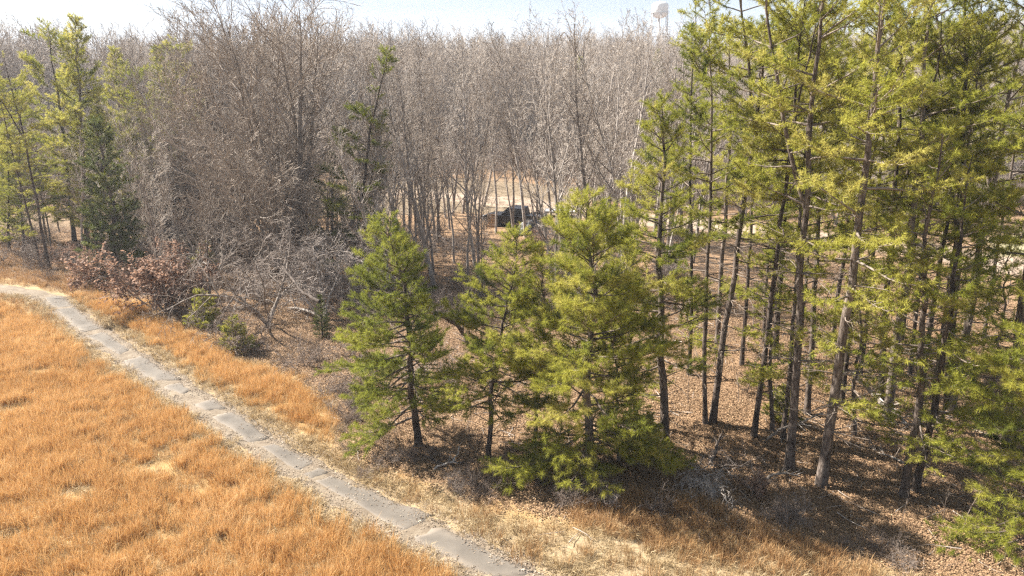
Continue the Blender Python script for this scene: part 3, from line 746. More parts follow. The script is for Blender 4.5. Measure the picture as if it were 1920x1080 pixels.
# ------------------------------------------------------------------ path: gravel bed + worn slabs
def path_bed():
    P = [Vector((x, y, 0)) for x, y in PATHC]; dense = []
    for i in range(len(P) - 1):
        n = max(2, int((P[i + 1] - P[i]).length / .3))
        for k in range(n): dense.append(P[i].lerp(P[i + 1], k / n))
    for _ in range(6): dense = [dense[0]] + [(dense[i - 1] + dense[i] * 2 + dense[i + 1]) / 4 for i in range(1, len(dense) - 1)] + [dense[-1]]
    V = []; W = 9
    for i, p in enumerate(dense):
        d = (dense[min(i + 1, len(dense) - 1)] - dense[max(i - 1, 0)]).normalized(); s = Vector((d.y, -d.x, 0))
        for k in range(W):
            f = k / (W - 1) * 2 - 1
            wd = .98 + .35 * (float(vnoise(p.x, p.y, .8, 5)) - .5) + .45 * (float(vnoise(p.x + f * 5, p.y, 2.1, 6)) - .5)
            q = p + s * f * wd; V.append((q.x, q.y, gzf(q.x, q.y) + .012 * (1 - abs(f)) + (.008 if abs(f) < 1 else -.02)))
    n = len(dense); i2 = (np.arange(n - 1)[:, None] * W + np.arange(W - 1)[None]).ravel()
    return np.array(V), np.stack([i2, i2 + 1, i2 + W + 1, i2 + W], 1).ravel()
def bed_material():
    m, t, out = mat_new('path_bed'); nA = noise(t, 2.2, 6); nB = noise(t, 18, 6, rough=.7); nF = noise(t, 60, 3)
    f = math_n(t, 'ADD', math_n(t, 'MULTIPLY', nA, .45), math_n(t, 'MULTIPLY', nB, .55))
    col = ramp(t, f, [(.34, (.075, .052, .032)), (.45, (.135, .10, .066)), (.58, (.185, .145, .10)), (.75, (.25, .205, .152))])
    p = nd(t, 'ShaderNodeBsdfPrincipled', Roughness=.95); t.links.new(col, p.inputs['Base Color'])
    b = nd(t, 'ShaderNodeBump', Strength=.4, Distance=.04); t.links.new(math_n(t, 'ADD', nB, nF), b.inputs['Height']); t.links.new(b.outputs[0], p.inputs['Normal'])
    t.links.new(p.outputs[0], out.inputs['Surface']); return m
def slab_material():
    m, t, out = mat_new('worn_asphalt_slab'); nA = noise(t, 1.1, 6); nB = noise(t, 30, 5, rough=.7)
    f = math_n(t, 'ADD', math_n(t, 'MULTIPLY', nA, .6), math_n(t, 'MULTIPLY', nB, .4))
    col = ramp(t, f, [(.3, (.062, .051, .04)), (.5, (.096, .08, .063)), (.72, (.138, .116, .092))])
    edge = attr(t, 'edge')
    col = mixc(t, math_n(t, 'MULTIPLY', edge, math_n(t, 'ADD', nA, .35)), col, (.185, .15, .115))
    p = nd(t, 'ShaderNodeBsdfPrincipled', Roughness=.9); t.links.new(col, p.inputs['Base Color'])
    b = nd(t, 'ShaderNodeBump', Strength=.35, Distance=.02); t.links.new(nB, b.inputs['Height']); t.links.new(b.outputs[0], p.inputs['Normal'])
    t.links.new(p.outputs[0], out.inputs['Surface']); return m
v, q = path_bed()
path = obj('path', new_mesh('path', v, 4, q, bed_material(), None, True)); tag(path, kind='structure')
sm = slab_material()
for si, quad in enumerate(SLABS):
    L0, R0, L1, R1 = [Vector((x, y, 0)) for x, y in quad]; rs = random.Random(100 + si)
    n = max(4, int((L1 - L0).length / .22)); W = 7; V = []; ed = []
    tz = rs.uniform(-.012, .02); tw = rs.uniform(-.015, .015)
    for lay in (0, 1):
        for i in range(n + 1):
            for k in range(W):
                fi = i / n; fk = k / (W - 1)
                fi = -.05 + 1.10 * fi if n < 12 else -.02 + 1.04 * fi
                p = L0.lerp(L1, fi).lerp(R0.lerp(R1, fi), -.20 + 1.40 * fk)
                e = (.16 * (float(vnoise(p.x, p.y, 2.3, si + 11)) - .5) + .09 * (float(vnoise(p.x, p.y, 7, si + 12)) - .5))
                ax = (R0 - L0).normalized(); ay = (L1 - L0).normalized()
                if k in (0, W - 1): p = p + ax * e * 1.3
                if i in (0, n): p = p + ay * e * 2.0
                V.append((p.x, p.y, gzf(p.x, p.y) + (.042 + tz * .6 + tw * (fk - .5) - (.038 if k in (0, W - 1) or i in (0, n) else 0) if lay else -.05)))
                ed.append(1.0 if (k in (0, W - 1) or i in (0, n)) else (.25 if k in (1, W - 2) or i in (1, n - 1) else 0))
    o1 = (n + 1) * W; F = []
    for i in range(n):
        for k in range(W - 1):
            a = o1 + i * W + k; F.append((a, a + 1, a + W + 1, a + W))
    rim = [k for k in range(W)] + [i * W + W - 1 for i in range(1, n + 1)] + [n * W + k for k in range(W - 2, -1, -1)] + [i * W for i in range(n - 1, 0, -1)]
    for a, b in zip(rim, rim[1:] + rim[:1]): F.append((a, b, b + o1, a + o1))
    me = new_mesh('slab', V, 4, np.array(F).ravel(), sm, None, True)
    a = me.attributes.new('edge', 'FLOAT', 'POINT'); a.data.foreach_set('value', np.array(ed, np.float32))
    obj('slab', me, path)

# ------------------------------------------------------------------ tree kinds
def prof_full(t): return (max(0, 1 - t) ** .62) * (.72 + .28 * min(1, t * 5))
def prof_cone(t): return max(0, 1 - t) ** .85 * (.6 + .4 * min(1, t * 6)) + .05
def prof_round(t): return math.sqrt(max(0, 1 - (1.75 * t - .72) ** 2 * .9)) if t < .95 else .3
def prof_column(t): return (max(0, 1 - t) ** .55) * (.75 + .25 * min(1, t * 8))
PK = {}
PK['heroA'] = make_pine(11, 9.6, .15, .14, 3.15, prof_full, .165, (math.pi * .97, .38), 44, .18, .0155, 1.05, 'needle_dark', None, 12, (-22, 52), .28, .08)
PK['heroB'] = make_pine(12, 9.9, .10, .24, 3.3, prof_full, .19, (math.pi * .8, .12), 44, .19, .0155, 1.0, 'needle', None, 8, (-12, 50), .30, .08)
PK['heroC'] = make_pine(13, 10.7, .17, .08, 4.3, prof_full, .19, (math.pi * 1.3, .10), 52, .22, .0145, 1.0, 'needle', None, 6, (-14, 52), .33, .08)
PK['heroD'] = make_pine(14, 14.2, .17, .26, 3.3, prof_cone, .24, (math.pi * .9, .2), 40, .20, .017, .95, 'needle', None, 12, (-8, 50), .32, .1)
PK['near0'] = make_pine(15, 13.5, .2, .05, 4.3, prof_full, .27, (math.pi, .25), 40, .22, .017, .95, 'needle', None, 6, (-12, 50), .33, .06)
PK['slim0'] = make_pine(16, 8.5, .09, .2, 1.9, prof_full, .28, None, 30, .18, .019, .95, 'needle', None, 6, (-10, 50), .30)
PK['slim1'] = make_pine(17, 8.7, .08, .25, 1.8, prof_full, .30, None, 30, .18, .019, .95, 'needle', None, 6, (-10, 50), .30)
PK['low0'] = make_pine(18, 13.5, .14, .14, 2.7, prof_full, .36, None, 30, .19, .019, .9, 'needle', None, 10, (-8, 45), .30, .25)
PK['low1'] = make_pine(19, 12.0, .12, .2, 2.5, prof_full, .38, None, 30, .19, .019, .9, 'needle', None, 10, (-8, 45), .30, .25)
forks = [None, (.5, .35, 2.6), None, (.62, .3, .4), (.55, .4, 4.4)]
for i in range(5):
    PK[f'stand{i}'] = make_pine(30 + i, 19.0, (.17, .15, .105, .13, .115)[i], (.34, .40, .38, .36, .40)[i], (2.9, 2.8, 2.2, 2.5, 2.4)[i], prof_round, (.42, .46, .40, .44, .46)[i], (i * 1.3, .25), 32, .19, .021, .85, 'needle', forks[i], 26, (0, 50), .30, .36, .07)
PK['left0'] = make_pine(41, 17.0, .17, .10, 3.5, prof_full, .27, None, 26, .24, .036, .75, 'needle', None, 14, (0, 55), .40, .12)
PK['left1'] = make_pine(42, 17.0, .16, .2, 3.3, prof_round, .34, None, 26, .24, .036, .75, 'needle', None, 14, (0, 55), .40, .2)
PK['lean0'] = make_pine(43, 17.0, .15, .3, 3.0, prof_cone, .31, (math.pi, .4), 26, .24, .036, .75, 'needle_dark', None, 10, (0, 50), .40, .42)
PK['cedar'] = make_pine(50, 8.0, .13, .02, 2.0, prof_column, .15, None, 24, .14, .028, 1.1, 'cedar', None, 0, (5, 60), .21, .06)
PK['bushy'] = make_pine(51, 2.2, .035, .04, 1.2, prof_full, .085, None, 26, .13, .020, 1.6, 'needle', None, 0, (0, 55), .17)

BK = {}
PS = bareparams(depth=3, steps=[12, 5, 3, 2], trop=[.02, .10, .05, .03], jit=[.045, .11, .14, .2], taper=[.12, .2, .3, .5], rmin=.0105, kids=[24, 7, 4], start=[.28, .25, .25],
                ang=[31, 40, 45], ratio=[.26, .42, .42], fall=[.52, .45, .4], rk=[.0165, .0125, .012])
for i in range(5):
    def st(rnd, i=i):
        r = (.17, .13, .14, .15, .20)[i]; out = [((0, 0, 0), (rnd.gauss(0, .03), rnd.gauss(0, .03), 1), 18.5, r)]
        if i in (1, 3): out.append(((0.12, 0.05, 0), (rnd.gauss(0, .09), rnd.gauss(0, .09), 1), 15.0, r * .7))
        return out
    BK[f'slender{i}'] = make_bare(60 + i, 18.5, st, PS)
PB = bareparams(depth=3, steps=[10, 6, 4, 3], trop=[.02, .05, .06, .05], jit=[.08, .12, .14, .18], taper=[.07, .14, .22, .4], rmin=.0095, kids=[19, 10, 7.5], start=[.10, .12, .12],
                ang=[42, 36, 36], ratio=[.40, .46, .46], fall=[.38, .4, .35], rk=[.013, .011, .0105])
for i in range(2):
    def st(rnd, i=i):
        out = []
        n = (6, 4)[i]
        for k in range(n):
            a = k / n * 6.28 + rnd.random(); t = (.36, .32)[i] * rnd.uniform(.3, 1.2)
            out.append(((.25 * math.cos(a), .25 * math.sin(a), 0), (math.cos(a) * t, math.sin(a) * t, 1), (15.5, 14.5)[i] * rnd.uniform(.85, 1.05), (.27, .2)[i] * rnd.uniform(.7, 1.15)))
        for k in range((4, 2)[i]):
            a = k / (4, 2)[i] * 6.28 + rnd.random() + .5; t = rnd.uniform(.7, 1.1)
            out.append(((.25 * math.cos(a), .25 * math.sin(a), 0), (math.cos(a) * t, math.sin(a) * t, 1), (11, 9)[i] * rnd.uniform(.8, 1.05), .13 * rnd.uniform(.7, 1.15)))
        return out
    BK[f'spread{i}'] = make_bare(70 + i, 19, st, PB, 'darkbark' if i == 0 else 'greybark')
PA = bareparams(depth=3, steps=[7, 6, 4, 3], trop=[-.05, -.11, -.09, -.06], jit=[.13, .16, .19, .24], taper=[.2, .2, .25, .35], rmin=.008, kids=[9, 8, 6], start=[.25, .15, .15],
                ang=[55, 50, 50], ratio=[.62, .5, .45], fall=[.35, .4, .4], rk=[.014, .012, .011])
for i in range(2):
    def st(rnd, i=i):
        out = []
        for k in range(5):
            a = math.pi * .95 + rnd.gauss(0, 1.1) if i else k * 1.26 + rnd.random(); t = rnd.uniform(.3, 1.0)
            out.append(((0, 0, 0), (math.cos(a) * t, math.sin(a) * t, 1), 5.2 * rnd.uniform(.75, 1.1), .085 * rnd.uniform(.7, 1.2)))
        return out
    BK[f'arch{i}'] = make_bare(80 + i, 5.2, st, PA, 'deadwood', 'paletwig')
PT = bareparams(depth=2, steps=[6, 4, 2], trop=[-.01, .02, .02], jit=[.16, .2, .25], taper=[.25, .3, .5], rmin=.009, kids=[9, 6], start=[.15, .15],
                ang=[48, 48], ratio=[.48, .42], fall=[.4, .4], rk=[.011, .010])
def st_thicket(rnd):
    return [((rnd.gauss(0, .35), rnd.gauss(0, .35), 0), (rnd.gauss(0, .5), rnd.gauss(0, .5), 1), rnd.uniform(1.4, 3.0), .018) for _ in range(13)]
for i in range(3): BK[f'thicket{i}'] = make_bare(90 + i, 2.6, st_thicket, PT, 'brushtwig', 'brushtwig' if i else 'paletwig')
def st_sap(rnd): return [((0, 0, 0), (rnd.gauss(0, .08), rnd.gauss(0, .08), 1), 3.0, .022)]
PSA = bareparams(depth=2, steps=[7, 3, 2], trop=[.02, .06, .03], jit=[.08, .16, .2], taper=[.2, .3, .5], rmin=.0045, kids=[9, 3], start=[.3, .3], ang=[45, 45], ratio=[.26, .4], fall=[.6, .4], rk=[.010, .010])
for i in range(3): BK[f'sapling{i}'] = make_bare(100 + i, 3, st_sap, PSA, 'brushtwig', 'brushtwig')
def st_brush(rnd):
    return [((rnd.gauss(0, .9), rnd.gauss(0, .5), rnd.uniform(0, .5)), (rnd.gauss(0, 1), rnd.gauss(0, 1), rnd.uniform(-.1, .5)), rnd.uniform(.8, 2.2), .022) for _ in range(34)]
PBR = bareparams(depth=2, steps=[5, 3, 2], trop=[-.05, -.04, 0], jit=[.2, .24, .25], taper=[.3, .3, .5], rmin=.006, kids=[7, 4], start=[.1, .1], ang=[50, 50], ratio=[.45, .45], fall=[.4, .4], rk=[.012, .011])
BK['brush'] = make_bare(110, 1.3, st_brush, PBR, 'brushtwig', 'brushtwig')
def st_vine(rnd):
    return [((rnd.gauss(0, .45), rnd.gauss(0, .35), rnd.uniform(.2, .9)), (rnd.gauss(0, 1), rnd.gauss(0, 1), rnd.uniform(.2, .8)), rnd.uniform(.7, 1.5), .012) for _ in range(46)]
PV = bareparams(depth=2, steps=[6, 3, 2], trop=[-.22, -.15, -.1], jit=[.2, .24, .25], taper=[.4, .4, .5], rmin=.006, kids=[6, 4], start=[.1, .1], ang=[45, 50], ratio=[.42, .45], fall=[.4, .4], rk=[.010, .010])
BK['vine'] = make_bare(111, 1.3, st_vine, PV, 'deadwood', 'paletwig')
# dry-leaved bushes
PLF = bareparams(depth=2, steps=[7, 4, 2], trop=[.0, .01, .0], jit=[.14, .2, .25], taper=[.25, .3, .5], rmin=.006, kids=[12, 7], start=[.1, .1], ang=[60, 50], ratio=[.48, .45], fall=[.5, .4], rk=[.012, .010])
for i in range(2):
    def st(rnd, i=i):
        return [((rnd.gauss(0, .25), rnd.gauss(0, .25), 0), (rnd.gauss(0, .42), rnd.gauss(0, .42), 1), rnd.uniform(1.6, 3.2), .03) for _ in range(7 + 2 * i)]
    d = make_bare(120 + i, 3, st, PLF, 'greybark', 'brushtwig')
    rng = np.random.default_rng(120 + i); pos = []
    for tip, dr, pl in d['tips']:
        for f in (0.0, .3, .55, .8, 1.0, 1.0):
            x = f * (len(pl) - 1); k = min(int(x), len(pl) - 2); b = pl[k].lerp(pl[k + 1], x - k); pos.append((b.x + rng.normal(0, .05), b.y + rng.normal(0, .05), b.z + rng.normal(0, .05)))
    d['parts'].append(('dry_leaves', leaf_quads(pos, .7, .105, rng, np.clip(rng.normal(.5, .2, len(pos)), 0, 1), M['brownleaf'], 'dry_leaves')))
    BK[f'leafy{i}'] = d

def plant(kinds, key, name, x, y, h, lean, spin, label, cat, group=None):
    k = kinds[key]; r = bpy.data.objects.new(name, None); C.objects.link(r)
    r.empty_display_size = .3
    r.location = (x, y, gzf(x, y)); r.rotation_euler = orient(lean, spin); s = h / k['h']; r.scale = (s, s, s)
    for pn, me in k['parts']:
        po = obj(pn, me, r)
        if pn != 'trunk' or key.startswith(('thicket', 'brush', 'vine', 'leafy')): po['kind'] = 'stuff'
    tag(r, label, cat, group); return r
rs = random.Random(7)
for x, y, h, lean, kind, label in PINES:
    spin = 0 if kind.startswith(('hero', 'near', 'lean')) else rs.random() * 6.28
    plant(PK, kind, 'pine_tree', x, y, h, lean, spin, label, 'pine tree', 'pine trees in the wood')
for x, y, h, lean, kind, label in BARE:
    spin = 0 if kind.startswith('arch') else rs.random() * 6.28
    plant(BK, kind, 'bare_tree', x, y, h, lean, spin, label, 'bare tree', 'bare trees in the wood')
for x, y, h, kind, label in LEAFY:
    plant(BK, kind, 'leafy_bush', x, y, h, 0, rs.random() * 6.28, label, 'bush', 'bushes keeping dry brown leaves')
for x, y, h, kind, label in GREENS:
    nm = 'cedar_tree' if kind == 'cedar' else 'evergreen_shrub'
    plant(PK, kind, nm, x, y, h, 0, rs.random() * 6.28, label, 'cedar' if kind == 'cedar' else 'shrub', 'young evergreens at the wood edge')

ANCH = [(PINES[0], 'dark young pine'), (PINES[2], 'bright bushy pine'), (PINES[3], 'tall shaded pine'), (PINES[6], 'thickest pine trunk'), (PINES[7], 'forked pine'), (PINES[10], 'touching pine pair'),
        (PINES[8], 'leaning low boughed pine'), (PINES[22], 'lone right pine trunk'), (PINES[19], 'stout dark pine'), (PINES[44], 'dark left pine pair'), (BARE[0], 'huge spreading bare tree'), (BARE[1], 'dense twigged bare tree'),
        (BARE[5], 'low arching tree'), (BARE[11], 'twin pale trunks'), (BARE[18], 'thickest bare trunk'), ((TRUCK[0], TRUCK[1]), 'black pickup'), (GREENS[5], 'tall narrow cedar'), (PINES[57], 'lone leaning pine')]
ORD = ['nearest', 'second nearest', 'third nearest', 'fourth nearest', 'fifth nearest', 'sixth nearest', 'seventh nearest', 'eighth nearest', 'ninth nearest', 'tenth nearest', 'eleventh nearest', 'twelfth nearest', 'thirteenth nearest'] + ['%dth nearest' % k for k in range(14, 60)]
def relabel(items, what):
    grp = {}
    for r in items:
        x, y = r.location.x, r.location.y
        a, nm = min(ANCH, key=lambda q: (q[0][0] - x) ** 2 + (q[0][1] - y) ** 2)
        db = math.atan2(x, y) - math.atan2(a[0], a[1]); dr = math.hypot(x, y) - math.hypot(a[0], a[1])
        rl = ('right of' if db > 0 else 'left of') if abs(db) * math.hypot(x, y) > abs(dr) * .6 else ('behind' if dr > 0 else 'in front of')
        grp.setdefault((nm, rl), []).append((math.hypot(x - a[0], y - a[1]), r))
    for (nm, rl), l in grp.items():
        l.sort(key=lambda q: q[0])
        for i, (_, r) in enumerate(l):
            r['label'] = f'{what} {rl} the {nm}' + ('' if len(l) == 1 else f', {ORD[i]} to it')
TRUNKS = [(p[0], p[1]) for p in PINES] + [(p[0], p[1]) for p in BARE]
def free(x, y, d): return all((x - a) ** 2 + (y - b) ** 2 > d * d for a, b in TRUNKS)
def in_view(x, y, m=.74): return abs(x) < y * m + 2
# more bare trees of the middle wood, alike ones sharing a label
n_mid = 0
LBL_MID = 'slim bare grey tree in the dense leafless wood this side of the dirt road'
LBL_BACK = 'slim bare grey tree in the leafless wood beyond the clearing and the dirt road'
cand = []
for _ in range(1500):
    y = rs.uniform(47, 72); x = rs.uniform(-.72, .26) * y; cand.append((x, y))
for _ in range(900):
    y = rs.uniform(72, 94); x = rs.uniform(-.74, .74) * y; cand.append((x, y))
for _ in range(2500):
    y = 92 + 75 * rs.random() ** 1.6; x = rs.uniform(-.74, .74) * y; cand.append((x, y))
cx = np.array([c[0] for c in cand]); cy = np.array([c[1] for c in cand])
okm = in_poly(cx, cy, FOREST) | (cy > 95)
bad = in_poly(cx, cy, CLEAR) | in_poly(cx, cy, CLEARL) | in_poly(cx, cy, GREEN) | (dist_line(cx, cy, ROAD) < 4) | in_poly(cx, cy, [(-6, 62), (9, 62), (9, 82), (-6, 82)])
ok = okm & ~bad
MIDT = []; NEARB = []; BCNT = [0, 0, 0]
for (x, y), k in zip(cand, ok):
    if not k: continue
    bi = 0 if y < 72 else (1 if y < 93 else 2)
    if BCNT[bi] >= (85, 50, 135)[bi]: continue
    if y < 92:
        if x > 8 and y < 58: continue
        if x < -.50 * y and y < 60: continue
        if x < -.40 * y and y < 64 and rs.random() < .75: continue
    if -.04 < x / y < .05 and y < 63: continue
    if .172 < x / y < .202: continue
    if -.42 < x / y < -.20 and y < 66: continue
    if not free(x, y, 1.5 if y < 92 else 2.4): continue
    if y > 100 and rs.random() < .25: continue
    TRUNKS.append((x, y)); MIDT.append((x, y)); BCNT[bi] += 1
    h = (rs.uniform(14, 19.5) if x > -12 else rs.uniform(9.5, 14)) if y < 72 else rs.uniform(8, 15) if y < 92 else rs.uniform(8, 16)
    back = y > 70 and not (y < 72)
    key = f'slender{rs.randrange(5)}' if rs.random() < (.95 if abs(x) < 24 and y < 92 else .8) else 'spread1'
    bt = plant(BK, key, 'bare_tree', x, y, h, rs.gauss(0, .05), rs.random() * 6.28, LBL_BACK if y > 72 else LBL_MID, 'bare tree', 'slim bare trees beyond the road' if y > 72 else 'slim bare trees before the road')
    if y <= 72: NEARB.append(bt)
relabel(NEARB, 'slim bare grey tree')
# a few pines among the far bare wood
for x, y, h in [(-70, 120, 15), (-58, 150, 16), (14, 165, 17), (35, 190, 18), (-12, 175, 15), (62, 140, 16), (75, 118, 15), (88, 150, 17), (-95, 160, 15)]:
    plant(PK, 'left0', 'pine_tree', x, y, h, 0, rs.random() * 6.28, 'far pine standing out green among the leafless trees beyond the road', 'pine tree', 'far pines beyond the road')
# thickets
LBL_TH = 'tangled leafless thicket bush under the bare trees'
ntk = 0; THK = []
for _ in range(3000):
    if ntk >= 120: break
    y = rs.uniform(34, 74); x = rs.uniform(-48, 16)
    if not in_view(x, y): continue
    if not bool(in_poly([x], [y], FOREST)[0]) or bool(in_poly([x], [y], CLEAR)[0]) or bool(in_poly([x], [y], CLEARL)[0]): continue
    if dist_line([x], [y], ROAD)[0] < 3.5 or (x > -3 and y < 44) or (x > 6 and y < 52) or (-.045 < x / y < .05 and y > 48): continue
    if x < -22 and rs.random() < .2: continue
    ntk += 1
    THK.append(plant(BK, f'thicket{rs.randrange(3)}', 'thicket_bush', x, y, rs.uniform(1.5, 3.4), 0, rs.random() * 6.28, LBL_TH, 'thicket', 'leafless thicket bushes'))
relabel(THK, 'tangled leafless thicket bush')
UND = []
for _ in range(46):
    t = rs.random(); i = 9 + t * (len(EDGE) - 11); k = int(i); ex = EDGE[k][0] + (EDGE[k + 1][0] - EDGE[k][0]) * (i - k); ey = EDGE[k][1] + (EDGE[k + 1][1] - EDGE[k][1]) * (i - k)
    UND.append(plant(BK, f'thicket{rs.randrange(3)}', 'undergrowth_bush', ex + rs.gauss(.3, .5), ey + rs.gauss(.9, .8), rs.uniform(.5, 1.2), 0, rs.random() * 6.28, 'x', 'undergrowth', 'low leafless undergrowth at the wood edge'))
relabel(UND, 'low leafless undergrowth tuft')
SPL = []
for x, y, h in SAPLINGS:
    SPL.append(plant(BK, f'sapling{rs.randrange(3)}', 'sapling', x, y, h, rs.gauss(0, .06), rs.random() * 6.28, 'thin leafless sapling stem standing in the leaf litter', 'sapling', 'leafless saplings in the litter'))
relabel(SPL, 'thin leafless sapling stem')
plant(BK, 'brush', 'brush_pile', *BRUSH, 1.5, 0, .3, 'dark heap of cut brush between the tall shaded pine and the forked pine', 'brush pile')
plant(BK, 'vine', 'vine_mound', *VINE, 1.35, 0, 1.2, 'pale mound of trailing vine stems in front of the dark brush heap', 'vine mound')
plant(BK, 'brush', 'dead_brush', *DEADB, .7, 0, 2.2, 'small grey heap of dead sticks right of the vine mound', 'dead brush')

# fallen wood
for wp, r, label in LOGS:
    pts = [Vector((x, y, gzf(x, y) + z)) for x, y, z in wp]; rl = random.Random(len(label)); dense = []
    for i in range(len(pts) - 1):
        for k in range(4): dense.append(pts[i].lerp(pts[i + 1], k / 4) + Vector((rl.gauss(0, .03), rl.gauss(0, .03), rl.gauss(0, .02))))
    dense.append(pts[-1]); n = len(dense)
    lines = [(dense, [r * (1 - .55 * i / n) * rl.uniform(.9, 1.1) for i in range(n)])]
    dark = 'dark' in label
    root = bpy.data.objects.new('fallen_branch' if r < .1 else 'fallen_log', None); C.objects.link(root); root.location = dense[0]
    off = dense[0]
    def rel(ls): return [([p - off for p in a], b) for a, b in ls]
    v, q = polytubes(rel(lines), 8); obj('stem', new_mesh('stem', v, 4, q, M['darklog' if dark else 'deadwood'], None, True), root)
    tw = []
    for _ in range(7):
        i = rl.randrange(n // 3, n - 1); d = rotv(dense[i + 1] - dense[i], R(rl.uniform(30, 60)), rl.random() * 6.28); p = dense[i]; d.z = abs(d.z) * .6
        L = rl.uniform(.3, 1.1) * (1 if r > .06 else .6); a = [p]
        for k in range(3): d = (d + Vector((rl.gauss(0, .2), rl.gauss(0, .2), rl.gauss(0, .1)))).normalized(); a.append(a[-1] + d * L / 3)
        tw.append((a, [r * .35 * (1 - k / 3) + .006 for k in range(4)]))
    v, q = frustums(*segs_of(rel(tw)), 4); obj('twigs', new_mesh('twigs', v, 4, q, M['darklog' if dark else 'deadwood'], None, True), root)['kind'] = 'stuff'
    tag(root, label, 'fallen branch' if r < .1 else 'fallen log', 'fallen wood on the forest floor')

# ------------------------------------------------------------------ grass, litter, debris (uncountable stuff)
rng = np.random.default_rng(5)
def rand_in(poly, dens, bbox=None):
    P = np.array(poly); x0, y0 = P.min(0); x1, y1 = P.max(0)
    n = int((x1 - x0) * (y1 - y0) * dens); x = rng.uniform(x0, x1, n); y = rng.uniform(y0, y1, n)
    k = in_poly(x, y, poly) & (np.abs(x) < y * .76 + 2); return x[k], y[k]
def put(name, x, y, protos, smin, smax, label, cat, dz=0, tilt=.08, flat=None):
    n = len(x); s = rng.uniform(smin, smax, n)
    if flat is not None: s = np.stack([s, s, s * flat], 1)
    o = scatter(name, np.stack([x, y, gz(x, y) + dz], 1), rng.random(n) * 6.28, s, rng.integers(0, len(protos), n), protos, rng.normal(0, tilt, (n, 2)))
    tag(o, label, cat, None, 'stuff'); return o
G1 = [blades(64, .62, .26, .0095, .3, rng, M['grass'], 'clump', .5) for _ in range(5)]
G2 = [blades(34, .36, .22, .013, .8, rng, M['straw'], 'clump', .55) for _ in range(4)]
G3 = [blades(44, .52, .24, .010, .35, rng, M['browngrass'], 'clump', .5) for _ in range(4)]
def field_points(poly, dens, edge_fade=.5):
    x, y = rand_in(poly, dens); s = sdf(x, y, poly)
    keep = rng.random(len(x)) < smooth(-.1, edge_fade, s)
    n1 = vnoise(x, y, .45, 21) * .6 + vnoise(x, y, 1.3, 22) * .4
    keep &= rng.random(len(x)) < smooth(.12, .40, n1) * .93 + .07
    for i, (px, py) in enumerate(BAREPATCH):
        d = np.hypot((x - px) * .75, y - py); rr = .3 + .4 * ((i * 37) % 10) / 10
        keep &= ~((d < rr) & (rng.random(len(x)) < .93))
    keep &= dist_line(x, y, PATHC) > 1.2
    return x[keep], y[keep], n1[keep]
x1, y1, _ = field_points(FIELD, 17); x2, y2, _ = field_points(STRIP, 16, 1.3)
xg = np.concatenate([x1, x2]); yg = np.concatenate([y1, y2])
put('orange_grass', xg, yg, G1, .45, 1.3, 'tall orange dry grass covering the open field', 'grass')
x3, y3 = rand_in(FIELD, 8); x4, y4 = rand_in(STRIP, 5); x5, y5 = rand_in(STRAW, 17)
k = rng.random(len(x5)) < .35 + .65 * vnoise(x5, y5, .8, 31); x5 = x5[k]; y5 = y5[k]
xs2 = np.concatenate([x3, x4, x5]); ys2 = np.concatenate([y3, y4, y5])
pd = dist_line(xs2, ys2, PATHC); kk = pd > 1.1; xs2, ys2 = xs2[kk], ys2[kk]
xp = rng.uniform(-36, 4, 26000); yp = rng.uniform(15, 50, 26000); pd = dist_line(xp, yp, PATHC); kk = (pd > .62) & (pd < 1.9) & (rng.random(len(xp)) < np.clip((pd - .45) * 1.3, .1, 1)) & (rng.random(len(xp)) < .75); 
put('straw_grass', np.concatenate([xs2, xp[kk]]), np.concatenate([ys2, yp[kk]]), G2, .5, 1.2, 'short pale straw grass along the path and the wood edge', 'grass', tilt=.15)
xb, yb = rand_in(BROWN, 15); xb2, yb2 = rand_in(STRAW, 2.2); xw, yw = rand_in(FIELD, .5); xb2 = np.concatenate([xb2, xw]); yb2 = np.concatenate([yb2, yw])
xe = rng.uniform(-50, -28, 2600); ye = rng.uniform(43, 66, 2600); ke = ((dist_line(xe, ye, EDGE) < 2.2) | (rng.random(2600) < .4)) & (dist_line(xe, ye, PATHC) > 1.1)
put('brown_grass', np.concatenate([xb, xb2, xe[ke]]), np.concatenate([yb, yb2, ye[ke]]), G3, .6, 1.25, 'tall brown dry grass at the lower edge of the wood', 'grass')
# dry grass in the clearings
xc, yc = rand_in(CLEAR, 3); xc2, yc2 = rand_in(CLEARL, 3)
G4 = [blades(34, .3, .25, .014, .8, rng, M['tangrass'], 'clump', .45) for _ in range(3)]
put('clearing_grass', np.concatenate([xc, xc2]), np.concatenate([yc, yc2]), G4, .5, 1.2, 'short dry tan grass of the clearing behind the trees', 'grass', flat=.5)
# leaf litter
def leaf_patch(n, rad, size, mat, lift=.03):
    a = rng.random(n) * 6.28; r = rad * np.sqrt(rng.random(n))
    return leaf_quads(np.stack([r * np.cos(a), r * np.sin(a), rng.random(n) * lift + .01], 1), .28, size, rng, np.clip(rng.normal(.5, .24, n), 0, 1), mat, 'leaves')
LP = [leaf_patch(95, .65, .052, M['litter'], .035) for _ in range(5)]
xl = np.concatenate([rng.uniform(-30, 34, 33000), rng.uniform(-54, -28, 9000)]); yl = np.concatenate([rng.uniform(19, 58, 33000), rng.uniform(44, 74, 9000)])
kl = in_poly(xl, yl, FOREST) & (np.abs(xl) < yl * .76 + 2) & (dist_line(xl, yl, ROAD) > 2.5) & (rng.random(42000) < np.clip(1.35 - yl / 70, .4, 1) * smooth(.15, .5, vnoise(xl, yl, .7, 51) * .6 + vnoise(xl, yl, 2.0, 52) * .4 + .08))
put('leaf_litter', xl[kl], yl[kl], LP, .8, 1.3, 'brown fallen leaves covering the forest floor', 'leaf litter', .005, .06)
